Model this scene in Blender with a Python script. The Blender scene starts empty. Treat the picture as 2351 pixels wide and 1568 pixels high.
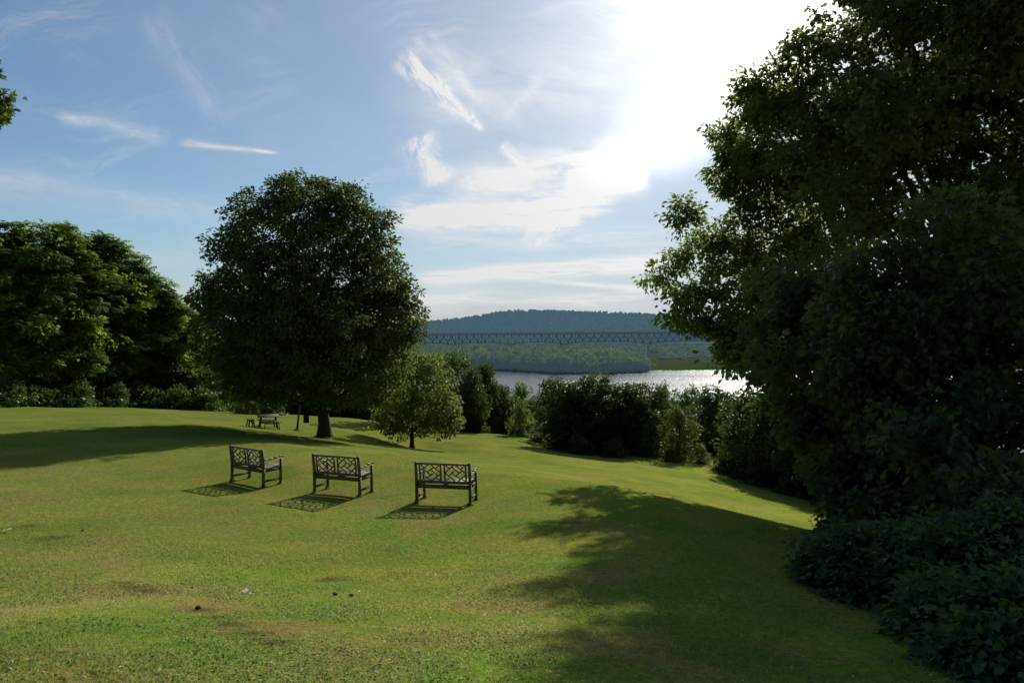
import bpy, math, random
import numpy as np

RNG = np.random.default_rng(11)
sc = bpy.context.scene
COL = sc.collection
EYE = 66.0                      # eye height above the river
FPX = 2351 * 24 / 36            # measured on a 2351 px wide copy of the photograph
PITCH = math.radians(1.43)
SUN_AZ, SUN_EL = math.radians(21.0), math.radians(26.8)
SUN = np.array([math.sin(SUN_AZ) * math.cos(SUN_EL), math.cos(SUN_AZ) * math.cos(SUN_EL), math.sin(SUN_EL)])


def ray(px, py):
    dx, dy = (px - 1175.5) / FPX, (784 - py) / FPX
    y = math.cos(PITCH) + dy * math.sin(PITCH)
    z = -math.sin(PITCH) + dy * math.cos(PITCH)
    return dx / y, z / y


def at(px, py, Y):
    u, v = ray(px, py)
    return np.array([u * Y, Y, EYE + v * Y])


# ------------------------------------------------------------------ noise
def _hash(ix, iy, seed):
    h = (ix.astype(np.int64) * 374761393 + iy.astype(np.int64) * 668265263 + seed * 974711) & 0x7FFFFFFF
    h = ((h ^ (h >> 13)) * 1274126177) & 0x7FFFFFFF
    h = (h ^ (h >> 16)) & 0xFFFFFF
    return h / float(0xFFFFFF)


def vnoise(x, y, seed=0):
    ix, iy = np.floor(x), np.floor(y)
    fx, fy = x - ix, y - iy
    fx, fy = fx * fx * (3 - 2 * fx), fy * fy * (3 - 2 * fy)
    a, b = _hash(ix, iy, seed), _hash(ix + 1, iy, seed)
    c, d = _hash(ix, iy + 1, seed), _hash(ix + 1, iy + 1, seed)
    return (a * (1 - fx) + b * fx) * (1 - fy) + (c * (1 - fx) + d * fx) * fy


def fbm(x, y, oct=4, seed=0):
    s, a, t = 0.0, 1.0, 0.0
    for k in range(oct):
        s = s + a * vnoise(x * 2 ** k + 17.3 * k, y * 2 ** k - 9.1 * k, seed + k)
        t += a
        a *= .5
    return s / t


def sstep(a, b, x):
    t = np.clip((x - a) / (b - a), 0, 1)
    return t * t * (3 - 2 * t)


# ------------------------------------------------------------------ terrain
CP = []
def cp(px, py, Y):
    p = at(px, py, Y)
    CP.append((p[0], p[1], p[2]))
def cw(x, y, z):
    CP.append((x, y, EYE + z))

for a in [(1175, 1568, 4.4), (1175, 1400, 7), (1175, 1300, 9.4), (1175, 1217, 12), (1018, 1157, 14.9),
          (775, 1135, 15.8), (570, 1111, 17), (0, 1568, 3.6), (0, 1300, 9), (0, 1200, 12), (0, 1067, 19),
          (0, 1000, 27), (0, 945, 40), (0, 931, 48), (300, 1110, 16.5), (300, 1010, 26), (300, 945, 44),
          (520, 1018, 25), (520, 975, 39), (540, 952, 54), (640, 1018, 25.5), (617, 983, 41), (745, 1006, 37), (760, 1034, 26),
          (900, 1042, 24), (946, 1030, 45), (845, 966, 57), (840, 1000, 44), (1050, 992, 60), (1050, 1022, 47),
          (1060, 1066, 21.5), (1060, 1056, 34),
          (1175, 1086, 20), (1175, 1070, 33), (1175, 1040, 45), (1175, 1002, 60), (1280, 1030, 58),
          (1500, 1124, 18.5), (1500, 1105, 31), (1500, 1080, 42), (1500, 1046, 54),
          (1350, 1104, 19.4), (1350, 1086, 32), (1350, 1050, 50),
          (1700, 1178, 15.6), (1700, 1165, 28), (1700, 1105, 43), (1700, 1078, 48),
          (1500, 1250, 10.2), (1500, 1400, 7), (1700, 1300, 9.2), (1700, 1500, 5.7),
          (1500, 1140, 23), (1350, 1113, 24), (1700, 1192, 20), (1860, 1232, 17),
          (1870, 1222, 13.5), (1880, 1200, 24), (1870, 1160, 34), (1850, 1330, 9.3), (2000, 1460, 6.6),
          (2351, 1420, 8), (2351, 1300, 12)]:
    cp(*a)
for a in [(0, 0, -1.55), (0, -12, -.3), (-25, -10, 1.2), (-25, 6, -1.6), (25, -10, -1.5), (22, 5, -3.6), (12, 20, -6.2), (20, 30, -9.3), (30, 14, -6.5),
          (-60, 40, -4.8), (-60, 70, -8), (-30, 75, -9.8), (0, 80, -13.5), (30, 70, -14), (-80, 0, 1), (60, 0, -6), (70, 50, -14),
          (-100, 90, -10), (100, 90, -20), (0, 110, -21), (-60, 120, -19), (60, 120, -24)]:
    cw(*a)
CPA = np.array(CP)


def _phi(d):
    return d * d * np.log(d + 1e-6)

_n = len(CPA)
_d = np.sqrt(((CPA[:, None, :2] - CPA[None, :, :2]) ** 2).sum(-1)) / 20
_A = np.zeros((_n + 3, _n + 3))
_A[:_n, :_n] = _phi(_d) + np.eye(_n) * .0015
_A[:_n, _n], _A[:_n, _n + 1:] = 1, CPA[:, :2] / 20
_A[_n, :_n], _A[_n + 1:, :_n] = 1, CPA[:, :2].T / 20
_W = np.linalg.solve(_A, np.concatenate([CPA[:, 2], np.zeros(3)]))


def height(x, y):
    x, y = np.atleast_1d(np.asarray(x, float)), np.atleast_1d(np.asarray(y, float))
    out = np.empty(x.shape)
    fx, fy, fo = x.ravel(), y.ravel(), out.ravel()
    for i in range(0, fx.size, 40000):
        cx, cy = np.clip(fx[i:i + 40000], -110, 110), np.clip(fy[i:i + 40000], -15, 118)
        d = np.sqrt((cx[:, None] - CPA[None, :, 0]) ** 2 + (cy[:, None] - CPA[None, :, 1]) ** 2) / 20
        fo[i:i + 40000] = _phi(d) @ _W[:_n] + _W[_n] + (cx * _W[_n + 1] + cy * _W[_n + 2]) / 20
    out = fo.reshape(x.shape)
    t = np.clip((y - 118) / 150, 0, 1)
    out = out * (1 - t) + (-3.0) * t
    out = out + (fbm(x * .35, y * .35, 3, 5) - .5) * .10 * np.clip(y / 12, .3, 1.5)
    return out


def h1(x, y):
    return float(height(x, y)[0])


def ground(px, py):
    u, v = ray(px, py)
    Y = np.arange(2.5, 110, .05)
    g = height(u * Y, Y) - (EYE + v * Y)
    k = int(np.argmax(g >= 0)) if (g >= 0).any() else len(Y) - 1
    return float(u * Y[k]), float(Y[k]), float(height(u * Y[k], Y[k])[0])


# ------------------------------------------------------------------ mesh helpers
def mesh_obj(name, V, F, mat, parent=None, cols=None, smooth=False, loc=None):
    """V (n,3), F list of (m,k) index arrays -> one linked mesh object."""
    V = np.asarray(V, np.float32)
    Fs = [np.asarray(f, np.int32) for f in (F if isinstance(F, list) else [F]) if len(f)]
    me = bpy.data.meshes.new(name)
    me.vertices.add(len(V))
    me.vertices.foreach_set('co', V.ravel())
    loops = np.concatenate([f.ravel() for f in Fs])
    tot = np.concatenate([np.full(len(f), f.shape[1], np.int32) for f in Fs])
    start = np.concatenate([[0], np.cumsum(tot)[:-1]]).astype(np.int32)
    me.loops.add(len(loops))
    me.loops.foreach_set('vertex_index', loops)
    me.polygons.add(len(tot))
    me.polygons.foreach_set('loop_start', start)
    if smooth:
        me.polygons.foreach_set('use_smooth', np.ones(len(tot), bool))
    me.update(calc_edges=True)
    if cols is not None:
        at_ = me.color_attributes.new('tint', 'FLOAT_COLOR', 'POINT')
        c = np.ones((len(V), 4), np.float32)
        c[:, :3] = cols
        at_.data.foreach_set('color', c.ravel())
    me.materials.append(mat)
    o = bpy.data.objects.new(name, me)
    COL.objects.link(o)
    if parent is not None:
        o.parent = parent
    if loc is not None:
        o.location = loc
    return o


class MB:
    """collects boxes, bars and tubes into one mesh"""
    def __init__(s):
        s.V, s.F4, s.F3, s.n = [], [], [], 0

    def add(s, V, F4=None, F3=None):
        s.V.append(np.asarray(V, float))
        if F4 is not None and len(F4): s.F4.append(np.asarray(F4) + s.n)
        if F3 is not None and len(F3): s.F3.append(np.asarray(F3) + s.n)
        s.n += len(V)

    def prism(s, p, q, w, h, up=(0, 0, 1), bev=.0):
        """bar from p to q, width w (sideways) and height h (along up), chamfered edges"""
        p, q = np.asarray(p, float), np.asarray(q, float)
        a = q - p
        L = np.linalg.norm(a); a = a / L
        up = np.asarray(up, float)
        x = np.cross(a, up)
        if np.linalg.norm(x) < 1e-4:
            x = np.cross(a, np.array([1., 0, 0]))
        x /= np.linalg.norm(x)
        z = np.cross(x, a)
        b = min(bev if bev else min(w, h) * .14, min(w, h) * .3)
        pts = [(w / 2 - b, -h / 2), (w / 2, -h / 2 + b), (w / 2, h / 2 - b), (w / 2 - b, h / 2),
               (-w / 2 + b, h / 2), (-w / 2, h / 2 - b), (-w / 2, -h / 2 + b), (-w / 2 + b, -h / 2)]
        V = [p + x * i + z * j for i, j in pts] + [q + x * i + z * j for i, j in pts]
        F4 = [[i, (i + 1) % 8, 8 + (i + 1) % 8, 8 + i] for i in range(8)]
        F4 += [[0, 7, 6, 1], [1, 6, 5, 2], [2, 5, 4, 3], [8, 9, 14, 15], [9, 10, 13, 14], [10, 11, 12, 13]]
        s.add(V, F4)

    def tube(s, P, R, sides=7):
        P, R = np.asarray(P, float), np.asarray(R, float)
        T = np.gradient(P, axis=0)
        T /= np.linalg.norm(T, axis=1)[:, None] + 1e-9
        ref = np.array([.31, .95, .05]) if abs(T[:, 2]).mean() > .6 else np.array([0, 0, 1.])
        A = np.cross(T, ref); A /= np.linalg.norm(A, axis=1)[:, None] + 1e-9
        B = np.cross(T, A)
        th = np.arange(sides) / sides * 2 * np.pi
        V = (P[:, None] + R[:, None, None] * (A[:, None] * np.cos(th)[None, :, None] + B[:, None] * np.sin(th)[None, :, None])).reshape(-1, 3)
        F = []
        for i in range(len(P) - 1):
            for j in range(sides):
                k = (j + 1) % sides
                F.append([i * sides + j, i * sides + k, (i + 1) * sides + k, (i + 1) * sides + j])
        s.add(V, F)

    def build(s, name, mat, parent=None, smooth=False):
        V = np.concatenate(s.V)
        F = []
        if s.F4: F.append(np.concatenate(s.F4))
        if s.F3: F.append(np.concatenate(s.F3))
        return mesh_obj(name, V, F, mat, parent, smooth=smooth)


def thing(name, label, cat, loc=(0, 0, 0), rz=0., scale=(1, 1, 1), group=None):
    o = bpy.data.objects.new(name, None)
    COL.objects.link(o)
    o.empty_display_size = .3
    o.location = loc
    o.rotation_euler = (0, 0, rz)
    o.scale = scale
    tag(o, label, cat, group)
    return o


def tag(o, label=None, cat=None, group=None, kind=None):
    if label: o['label'] = label
    if cat: o['category'] = cat
    if group: o['group'] = group
    if kind: o['kind'] = kind
    return o


def copy_thing(src, label, loc, rz=0., scale=(1, 1, 1), group=None):
    r = src.copy()
    COL.objects.link(r)
    r.location, r.rotation_euler, r.scale = loc, (0, 0, rz), scale
    tag(r, label, None, group)
    for ch in list(src.children):
        c = ch.copy()
        COL.objects.link(c)
        c.parent = r
        for g in list(ch.children):
            d = g.copy()
            COL.objects.link(d)
            d.parent = c
    return r


# ------------------------------------------------------------------ materials
def new_mat(name):
    m = bpy.data.materials.new(name)
    m.use_nodes = True
    nt = m.node_tree
    nt.nodes.clear()
    return m, nt, nt.nodes, nt.links


def ramp(N, stops):
    r = N.new('ShaderNodeValToRGB')
    e = r.color_ramp.elements
    while len(e) < len(stops): e.new(.5)
    for i, (p, c) in enumerate(stops):
        e[i].position, e[i].color = p, (*c, 1)
    return r


def leaf_mat(name, dark, mid, light, trans=.42, tcol=None, gloss=.35, glow=0., glow_col=(.1, .16, .24), rough=.5):
    m, nt, N, L = new_mat(name)
    geo = N.new('ShaderNodeNewGeometry')
    rp = ramp(N, [(0., dark), (.55, mid), (1., light)])
    tc = N.new('ShaderNodeTexCoord')
    nz = N.new('ShaderNodeTexNoise'); nz.inputs['Scale'].default_value = .9; nz.inputs['Detail'].default_value = 2
    L.new(tc.outputs['Object'], nz.inputs['Vector'])
    mx = N.new('ShaderNodeMath'); mx.operation = 'MULTIPLY_ADD'; mx.inputs[1].default_value = .55
    ad = N.new('ShaderNodeMath'); ad.operation = 'MULTIPLY_ADD'; ad.inputs[1].default_value = .9; ad.inputs[2].default_value = -.22
    L.new(geo.outputs['Random Per Island'], mx.inputs[0])
    L.new(nz.outputs['Fac'], ad.inputs[0])
    L.new(ad.outputs[0], mx.inputs[2])
    L.new(mx.outputs[0], rp.inputs['Fac'])
    pb = N.new('ShaderNodeBsdfPrincipled')
    pb.inputs['Roughness'].default_value = rough
    pb.inputs['Specular IOR Level'].default_value = gloss
    L.new(rp.outputs[0], pb.inputs['Base Color'])
    tr = N.new('ShaderNodeBsdfTranslucent')
    tm = N.new('ShaderNodeMixRGB'); tm.blend_type = 'MULTIPLY'; tm.inputs[0].default_value = 1
    tm.inputs[2].default_value = (*(tcol or (2.2, 2.3, .8)), 1)
    L.new(rp.outputs[0], tm.inputs[1]); L.new(tm.outputs[0], tr.inputs['Color'])
    mix = N.new('ShaderNodeMixShader'); mix.inputs[0].default_value = trans
    L.new(pb.outputs[0], mix.inputs[1]); L.new(tr.outputs[0], mix.inputs[2])
    last = mix
    if glow:  # emission mixed over the leaf paints in distance haze
        em = N.new('ShaderNodeEmission'); em.inputs[0].default_value = (*glow_col, 1)
        m2 = N.new('ShaderNodeMixShader'); m2.inputs[0].default_value = glow
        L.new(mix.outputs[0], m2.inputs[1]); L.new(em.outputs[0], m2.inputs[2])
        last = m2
    out = N.new('ShaderNodeOutputMaterial')
    L.new(last.outputs[0], out.inputs[0])
    return m


def rough_mat(name, c0, c1, scale=(6, 6, 6), rough=.8, bump=.3, detail=5, glow=0., glow_col=(.1, .16, .24), spec=.3, dist=.01):
    m, nt, N, L = new_mat(name)
    tc = N.new('ShaderNodeTexCoord'); mp = N.new('ShaderNodeMapping')
    mp.inputs['Scale'].default_value = scale
    nz = N.new('ShaderNodeTexNoise'); nz.inputs['Scale'].default_value = 1; nz.inputs['Detail'].default_value = detail
    nz.inputs['Roughness'].default_value = .65
    L.new(tc.outputs['Object'], mp.inputs[0]); L.new(mp.outputs[0], nz.inputs['Vector'])
    rp = ramp(N, [(.3, c0), (.72, c1)])
    L.new(nz.outputs['Fac'], rp.inputs[0])
    pb = N.new('ShaderNodeBsdfPrincipled'); pb.inputs['Roughness'].default_value = rough
    pb.inputs['Specular IOR Level'].default_value = spec
    L.new(rp.outputs[0], pb.inputs['Base Color'])
    if bump:
        bp = N.new('ShaderNodeBump'); bp.inputs['Strength'].default_value = bump; bp.inputs['Distance'].default_value = dist
        L.new(nz.outputs['Fac'], bp.inputs['Height']); L.new(bp.outputs[0], pb.inputs['Normal'])
    last = pb
    if glow:  # glow painted into the surface: haze on far things, brightness on reeds
        em = N.new('ShaderNodeEmission'); em.inputs[0].default_value = (*glow_col, 1)
        m2 = N.new('ShaderNodeMixShader'); m2.inputs[0].default_value = glow
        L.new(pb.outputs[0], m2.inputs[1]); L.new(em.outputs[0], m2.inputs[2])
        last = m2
    out = N.new('ShaderNodeOutputMaterial'); L.new(last.outputs[0], out.inputs[0])
    return m


M = {}
M['maple'] = leaf_mat('maple_leaf', (.038, .056, .030), (.056, .080, .036), (.085, .115, .042), trans=.32, tcol=(2.6, 2.7, 1.), gloss=.3, rough=.6)
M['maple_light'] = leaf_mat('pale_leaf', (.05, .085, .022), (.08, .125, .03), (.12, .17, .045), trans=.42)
M['sap'] = leaf_mat('small_tree_leaf', (.065, .095, .032), (.10, .135, .044), (.15, .185, .062), trans=.42, gloss=.2)
M['heaven'] = leaf_mat('pinnate_leaf', (.055, .095, .026), (.095, .150, .036), (.18, .23, .055), trans=.5, tcol=(2.4, 2.4, 1.), gloss=.08, rough=.7)
M['dark'] = leaf_mat('dense_leaf', (.030, .050, .022), (.050, .078, .032), (.08, .112, .045), trans=.30, gloss=.25)
M['mid'] = leaf_mat('loose_leaf', (.035, .065, .02), (.055, .09, .028), (.085, .125, .04), trans=.34)
M['grey'] = leaf_mat('silvery_leaf', (.06, .085, .05), (.09, .12, .07), (.14, .17, .10), trans=.35)
M['rust'] = leaf_mat('rust_tipped_leaf', (.045, .066, .030), (.070, .088, .040), (.11, .10, .048), trans=.34)
M['oak'] = leaf_mat('oak_leaf', (.040, .058, .030), (.060, .084, .038), (.095, .12, .044), trans=.48, tcol=(4., 4., 1.2), gloss=.4, rough=.55)
M['near'] = leaf_mat('shade_leaf', (.040, .058, .030), (.062, .085, .038), (.105, .13, .044), trans=.42, tcol=(2.6, 2.6, .95), gloss=.5, rough=.55)
M['knot'] = leaf_mat('knotweed_leaf', (.055, .088, .044), (.080, .120, .060), (.11, .155, .075), trans=.34, gloss=.12, rough=.5)
M['bark'] = rough_mat('bark', (.018, .014, .011), (.06, .047, .037), (14, 14, 3), .9, .8, dist=.03)
M['bark_grey'] = rough_mat('bark_grey', (.03, .027, .023), (.09, .08, .07), (14, 14, 3), .9, .6, dist=.02)
M['wood'] = rough_mat('weathered_teak', (.064, .050, .042), (.155, .122, .103), (9, 9, 60), .62, .25, dist=.002, spec=.3)
M['wood_sunlit'] = rough_mat('weathered_teak_sunlit', (.11, .088, .078), (.25, .20, .175), (5, 70, 70), .6, .25, dist=.002, spec=.4)  # lighter copy of the teak: sun on top faces painted into its colour
M['table'] = rough_mat('brown_stained_wood', (.035, .022, .016), (.085, .055, .042), (6, 40, 40), .75, .25, dist=.002)
M['post'] = rough_mat('old_post_wood', (.03, .02, .016), (.07, .05, .04), (20, 20, 4), .85, .5)
M['rope'] = rough_mat('old_rope', (.06, .05, .04), (.13, .11, .09), (60, 60, 60), .9, 0)

# ------------------------------------------------------------------ lawn colour (shared by soil sheet and blades)
RUTS = []
for pts, w in [([(-160, 1140), (0, 1186), (60, 1205), (130, 1238)], .05), ([(280, 1338), (350, 1362)], .10), ([(440, 1395), (520, 1430), (600, 1465), (660, 1490)], .065)]:
    RUTS.append((np.array([ground(*p)[:2] for p in pts]), w))
BARE = [(ground(460, 1400)[:2], .10), (ground(770, 1330)[:2], .2), (ground(745, 1012)[:2], 1.1), (ground(682, 988)[:2], .5), (ground(1010, 1048)[:2], .3)]


WORN = [(ground(px, py)[:2], r) for px, py, r in [(180, 1500, .45), (330, 1350, .38), (820, 1520, .5), (620, 1445, .42), (470, 1400, .35), (60, 1560, .4), (1010, 1480, .4), (1180, 1390, .45), (250, 1240, .5)]]


def lawn_col(x, y):
    big = fbm(x * .22, y * .22, 3, 21)
    med = fbm(x * 1.1, y * 1.1, 3, 33)
    fin = fbm(x * 4.5, y * 4.5, 2, 44)
    lush = np.array([.172, .246, .054]); olive = np.array([.246, .268, .076]); dry = np.array([.285, .245, .118])
    dirt = np.array([.085, .062, .045])
    near = np.exp(-np.hypot(x + 2.5, y - 4) / 4.5)
    tl = sstep(.42, .66, med * .55 + big * .25 + fin * .2 + .16 * near)
    td = sstep(.56, .74, fbm(x * .7 + 40, y * .7, 3, 55) * .7 + fin * .3 + .10 * near) * .7
    c = olive[None] * (1 - tl[:, None]) + lush[None] * tl[:, None]
    c = c * (1 - td[:, None]) + dry[None] * td[:, None]
    worn = np.zeros(len(x))
    for (wx, wy_), r in WORN:
        worn = np.maximum(worn, 1 - sstep(r * .3, r * 1.6, np.hypot(x - wx, (y - wy_) * 1.3) + (med - .5) * r * 2.2 + (fin - .5) * r))
    c = c * (1 - .6 * worn[:, None]) + np.array([.250, .205, .105]) * .6 * worn[:, None]
    c = c * (.84 + .32 * fbm(x * .5, y * .5, 3, 77))[:, None]
    bare = np.zeros(len(x))
    for P, w in RUTS:
        for a, b in zip(P[:-1], P[1:]):
            ab = b - a
            t = np.clip(((x - a[0]) * ab[0] + (y - a[1]) * ab[1]) / (ab @ ab), 0, 1)
            d = np.hypot(x - a[0] - t * ab[0], y - a[1] - t * ab[1])
            bare = np.maximum(bare, 1 - sstep(w * .4, w * 1.7, d + (fin - .5) * w * 1.6))
    for (bx, by), w in BARE:
        bare = np.maximum(bare, .9 * (1 - sstep(w * .4, w * 1.4, np.hypot(x - bx, (y - by)) + (fin - .5) * w)))
    bare = bare * .75
    c = c * (1 - bare[:, None]) + dirt[None] * bare[:, None]
    return c, bare


def spread(lo, hi, c, n, fine):
    t = np.linspace(-1, 1, n)
    s = np.sinh(t * fine) / math.sinh(fine)
    return np.where(s < 0, c + (c - lo) * s, c + (hi - c) * s)

gx, gy = spread(-170, 170, 0, 330, 3.2), spread(-25, 300, 9, 360, 3.4)
GX, GY = np.meshgrid(gx, gy)
GZ = height(GX, GY)
nx, ny = len(gx), len(gy)
idx = np.arange(nx * ny).reshape(ny, nx)
GF = np.stack([idx[:-1, :-1], idx[:-1, 1:], idx[1:, 1:], idx[1:, :-1]], -1).reshape(-1, 4)
gcol, gbare = lawn_col(GX.ravel(), GY.ravel())
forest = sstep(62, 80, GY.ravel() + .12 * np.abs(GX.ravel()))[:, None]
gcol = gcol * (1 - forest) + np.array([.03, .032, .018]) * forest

m, nt, N, L = new_mat('lawn_turf')
va = N.new('ShaderNodeVertexColor'); va.layer_name = 'tint'
tc = N.new('ShaderNodeTexCoord')
n1 = N.new('ShaderNodeTexNoise'); n1.inputs['Scale'].default_value = 9; n1.inputs['Detail'].default_value = 8; n1.inputs['Roughness'].default_value = .8
n2 = N.new('ShaderNodeTexNoise'); n2.inputs['Scale'].default_value = 45; n2.inputs['Detail'].default_value = 4
L.new(tc.outputs['Object'], n1.inputs['Vector']); L.new(tc.outputs['Object'], n2.inputs['Vector'])
r1 = ramp(N, [(.33, (.42, .46, .38)), (.68, (1.54, 1.48, 1.34))])
n3 = N.new('ShaderNodeTexNoise'); n3.inputs['Scale'].default_value = 3.2; n3.inputs['Detail'].default_value = 9; n3.inputs['Roughness'].default_value = .82
L.new(tc.outputs['Object'], n3.inputs['Vector'])
r3 = ramp(N, [(.36, (.80, 1.04, .74)), (.52, (1., 1., 1.)), (.66, (1.22, 1.0, 1.0))])
L.new(n3.outputs['Fac'], r3.inputs[0])
mu3 = N.new('ShaderNodeMixRGB'); mu3.blend_type = 'MULTIPLY'; mu3.inputs[0].default_value = 1
L.new(r1.outputs[0], mu3.inputs[1]); L.new(r3.outputs[0], mu3.inputs[2])
L.new(n1.outputs['Fac'], r1.inputs[0])
mu = N.new('ShaderNodeMixRGB'); mu.blend_type = 'MULTIPLY'; mu.inputs[0].default_value = 1
L.new(va.outputs[0], mu.inputs[1]); L.new(mu3.outputs[0], mu.inputs[2])
df = N.new('ShaderNodeBsdfDiffuse'); df.inputs['Roughness'].default_value = .6
L.new(mu.outputs[0], df.inputs[0])
bp = N.new('ShaderNodeBump'); bp.inputs['Strength'].default_value = .5; bp.inputs['Distance'].default_value = .03
n1.inputs['Scale'].default_value = 14
ma = N.new('ShaderNodeMath'); ma.operation = 'ADD'
L.new(n1.outputs['Fac'], ma.inputs[0]); L.new(n2.outputs['Fac'], ma.inputs[1])
L.new(ma.outputs[0], bp.inputs['Height']); L.new(bp.outputs[0], df.inputs['Normal'])
gl = N.new('ShaderNodeBsdfGlossy'); gl.inputs['Roughness'].default_value = .72
gm = N.new('ShaderNodeMixRGB'); gm.blend_type = 'MULTIPLY'; gm.inputs[0].default_value = 1; gm.inputs[2].default_value = (3.6, 3.4, 2.6, 1)
L.new(mu.outputs[0], gm.inputs[1]); L.new(gm.outputs[0], gl.inputs[0]); L.new(bp.outputs[0], gl.inputs['Normal'])
gx_ = N.new('ShaderNodeMixShader'); gx_.inputs[0].default_value = .05
L.new(df.outputs[0], gx_.inputs[1]); L.new(gl.outputs[0], gx_.inputs[2])
out = N.new('ShaderNodeOutputMaterial'); L.new(gx_.outputs[0], out.inputs[0])
M['lawn'] = m
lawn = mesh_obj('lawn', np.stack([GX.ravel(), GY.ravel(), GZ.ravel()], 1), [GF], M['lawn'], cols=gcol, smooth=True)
tag(lawn, 'mown green lawn sloping down from the viewer toward the trees', None, None, 'structure')

# grass blades
m, nt, N, L = new_mat('grass_blade')
va = N.new('ShaderNodeVertexColor'); va.layer_name = 'tint'
df = N.new('ShaderNodeBsdfPrincipled'); df.inputs['Roughness'].default_value = .55; df.inputs['Specular IOR Level'].default_value = .25
L.new(va.outputs[0], df.inputs['Base Color'])
tr = N.new('ShaderNodeBsdfTranslucent')
tm = N.new('ShaderNodeMixRGB'); tm.blend_type = 'MULTIPLY'; tm.inputs[0].default_value = 1; tm.inputs[2].default_value = (1.9, 1.8, 1.3, 1)
L.new(va.outputs[0], tm.inputs[1]); L.new(tm.outputs[0], tr.inputs[0])
mx = N.new('ShaderNodeMixShader'); mx.inputs[0].default_value = .5
L.new(df.outputs[0], mx.inputs[1]); L.new(tr.outputs[0], mx.inputs[2])
out = N.new('ShaderNodeOutputMaterial'); L.new(mx.outputs[0], out.inputs[0])
M['blade'] = m


def interp_grid(x, y):
    ix = np.clip(np.searchsorted(gx, x) - 1, 0, nx - 2)
    iy = np.clip(np.searchsorted(gy, y) - 1, 0, ny - 2)
    fx, fy = (x - gx[ix]) / (gx[ix + 1] - gx[ix]), (y - gy[iy]) / (gy[iy + 1] - gy[iy])
    return (GZ[iy, ix] * (1 - fx) + GZ[iy, ix + 1] * fx) * (1 - fy) + (GZ[iy + 1, ix] * (1 - fx) + GZ[iy + 1, ix + 1] * fx) * fy


def blades(n, y0, y1, pw, hmin, hmax, w0, w1, var, tallw=.5, patch=None):
    q = RNG.random(n)
    Y = (y0 ** pw + q * (y1 ** pw - y0 ** pw)) ** (1 / pw)
    X = (RNG.random(n) * 2 - 1) * (.80 * Y + 1.5)
    k = RNG.random(n) < np.clip((y1 - Y) / (y1 * .45), .08, 1)
    if patch is not None:
        k &= fbm(X * patch[0], Y * patch[0], 3, patch[2]) > patch[1]
    X, Y = X[k], Y[k]
    c, bare_ = lawn_col(X, Y)
    k = RNG.random(len(X)) > bare_ * .95
    X, Y, c = X[k], Y[k], c[k]
    n = len(X)
    Z = interp_grid(X, Y)
    fade = np.clip(1.25 - Y / y1, .35, 1)
    h = (hmin + (hmax - hmin) * RNG.random(n)) * (1 - tallw + 2 * tallw * fbm(X * .9, Y * .9, 2, 61)) * fade
    w = (w0 + w1 * Y) * (.7 + .7 * RNG.random(n))
    th = RNG.random(n) * 2 * np.pi; lt = RNG.random(n) * 2 * np.pi
    ln = h * (.3 + 1.1 * RNG.random(n))
    b0 = np.stack([X, Y, Z - .004], 1)
    sd_ = np.stack([np.cos(th) * w / 2, np.sin(th) * w / 2, np.zeros(n)], 1)
    tp_ = b0 + np.stack([np.cos(lt) * ln, np.sin(lt) * ln, h], 1)
    c = c * (1 - var / 2 + var * RNG.random(n))[:, None]
    return np.stack([b0 - sd_, b0 + sd_, tp_], 1).reshape(-1, 3), np.repeat(c, 3, 0)

V1, C1 = blades(720000, 2.6, 40., .50, .010, .030, .0030, .00060, .46)
V2, C2 = blades(60000, 2.6, 9., .6, .030, .075, .0034, .0004, .35, .7, (1.3, .50, 63))
C2 = C2 * np.array([.80, 1.0, .70])
F12 = np.arange(len(V1) + len(V2)).reshape(-1, 3)
# clover leaves and dead bits among the blades
def flat_bits(n, y1, size, colour, seed, patch, tilt):
    r_ = np.random.default_rng(seed)
    Y = 2.6 + (y1 - 2.6) * r_.random(n) ** 1.3
    X = (r_.random(n) * 2 - 1) * (.8 * Y + 1.2)
    k = fbm(X * patch[0], Y * patch[0], 3, seed) > patch[1]
    X, Y = X[k], Y[k]; n = len(X)
    P = np.stack([X, Y, interp_grid(X, Y) + .008 + .018 * r_.random(n)], 1)
    nr = np.array([0, 0, 1.]) + r_.normal(size=(n, 3)) * tilt
    ax = r_.normal(size=(n, 3)) * np.array([1, 1, .2])
    V, F = scatter((np.array([[0, 0, 0], [.4, .5, .08], [0, 1, 0], [-.4, .5, .08]]), np.array([[0, 1, 2], [0, 2, 3]])), P, ax, nr, size * (.6 + .8 * r_.random(n)))
    c = np.array(colour) * (.7 + .6 * r_.random(n))[:, None]
    return V, F, np.repeat(c, 4, 0)

def unit(v):
    return v / (np.linalg.norm(v, axis=-1, keepdims=True) + 1e-9)
def scatter(tmpl, pos, ax, nrm, size):
    TV, TF = tmpl
    ax = unit(ax)
    nrm = unit(nrm - (nrm * ax).sum(1, keepdims=True) * ax)
    bi = np.cross(ax, nrm)
    V = pos[:, None] + size[:, None, None] * (bi[:, None] * TV[None, :, 0:1] + ax[:, None] * TV[None, :, 1:2] + nrm[:, None] * TV[None, :, 2:3])
    F = (TF[None] + (np.arange(len(pos)) * len(TV))[:, None, None]).reshape(-1, TF.shape[1])
    return V.reshape(-1, 3), F
V3, F3, C3 = flat_bits(110000, 11., .018, (.12, .21, .045), 301, (1.1, .52), .55)
V4, F4, C4 = flat_bits(16000, 9., .022, (.30, .24, .15), 302, (.8, .50), .5)
o1 = len(V1) + len(V2)
GV = np.concatenate([V1, V2, V3, V4]); GC = np.concatenate([C1, C2, C3, C4])
grass = mesh_obj('grass', GV, [np.concatenate([F12, F3 + o1, F4 + o1 + len(V3)])], M['blade'], cols=GC)
tag(grass, 'short mown grass blades covering the sloping lawn', 'grass', None, 'stuff')

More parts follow.
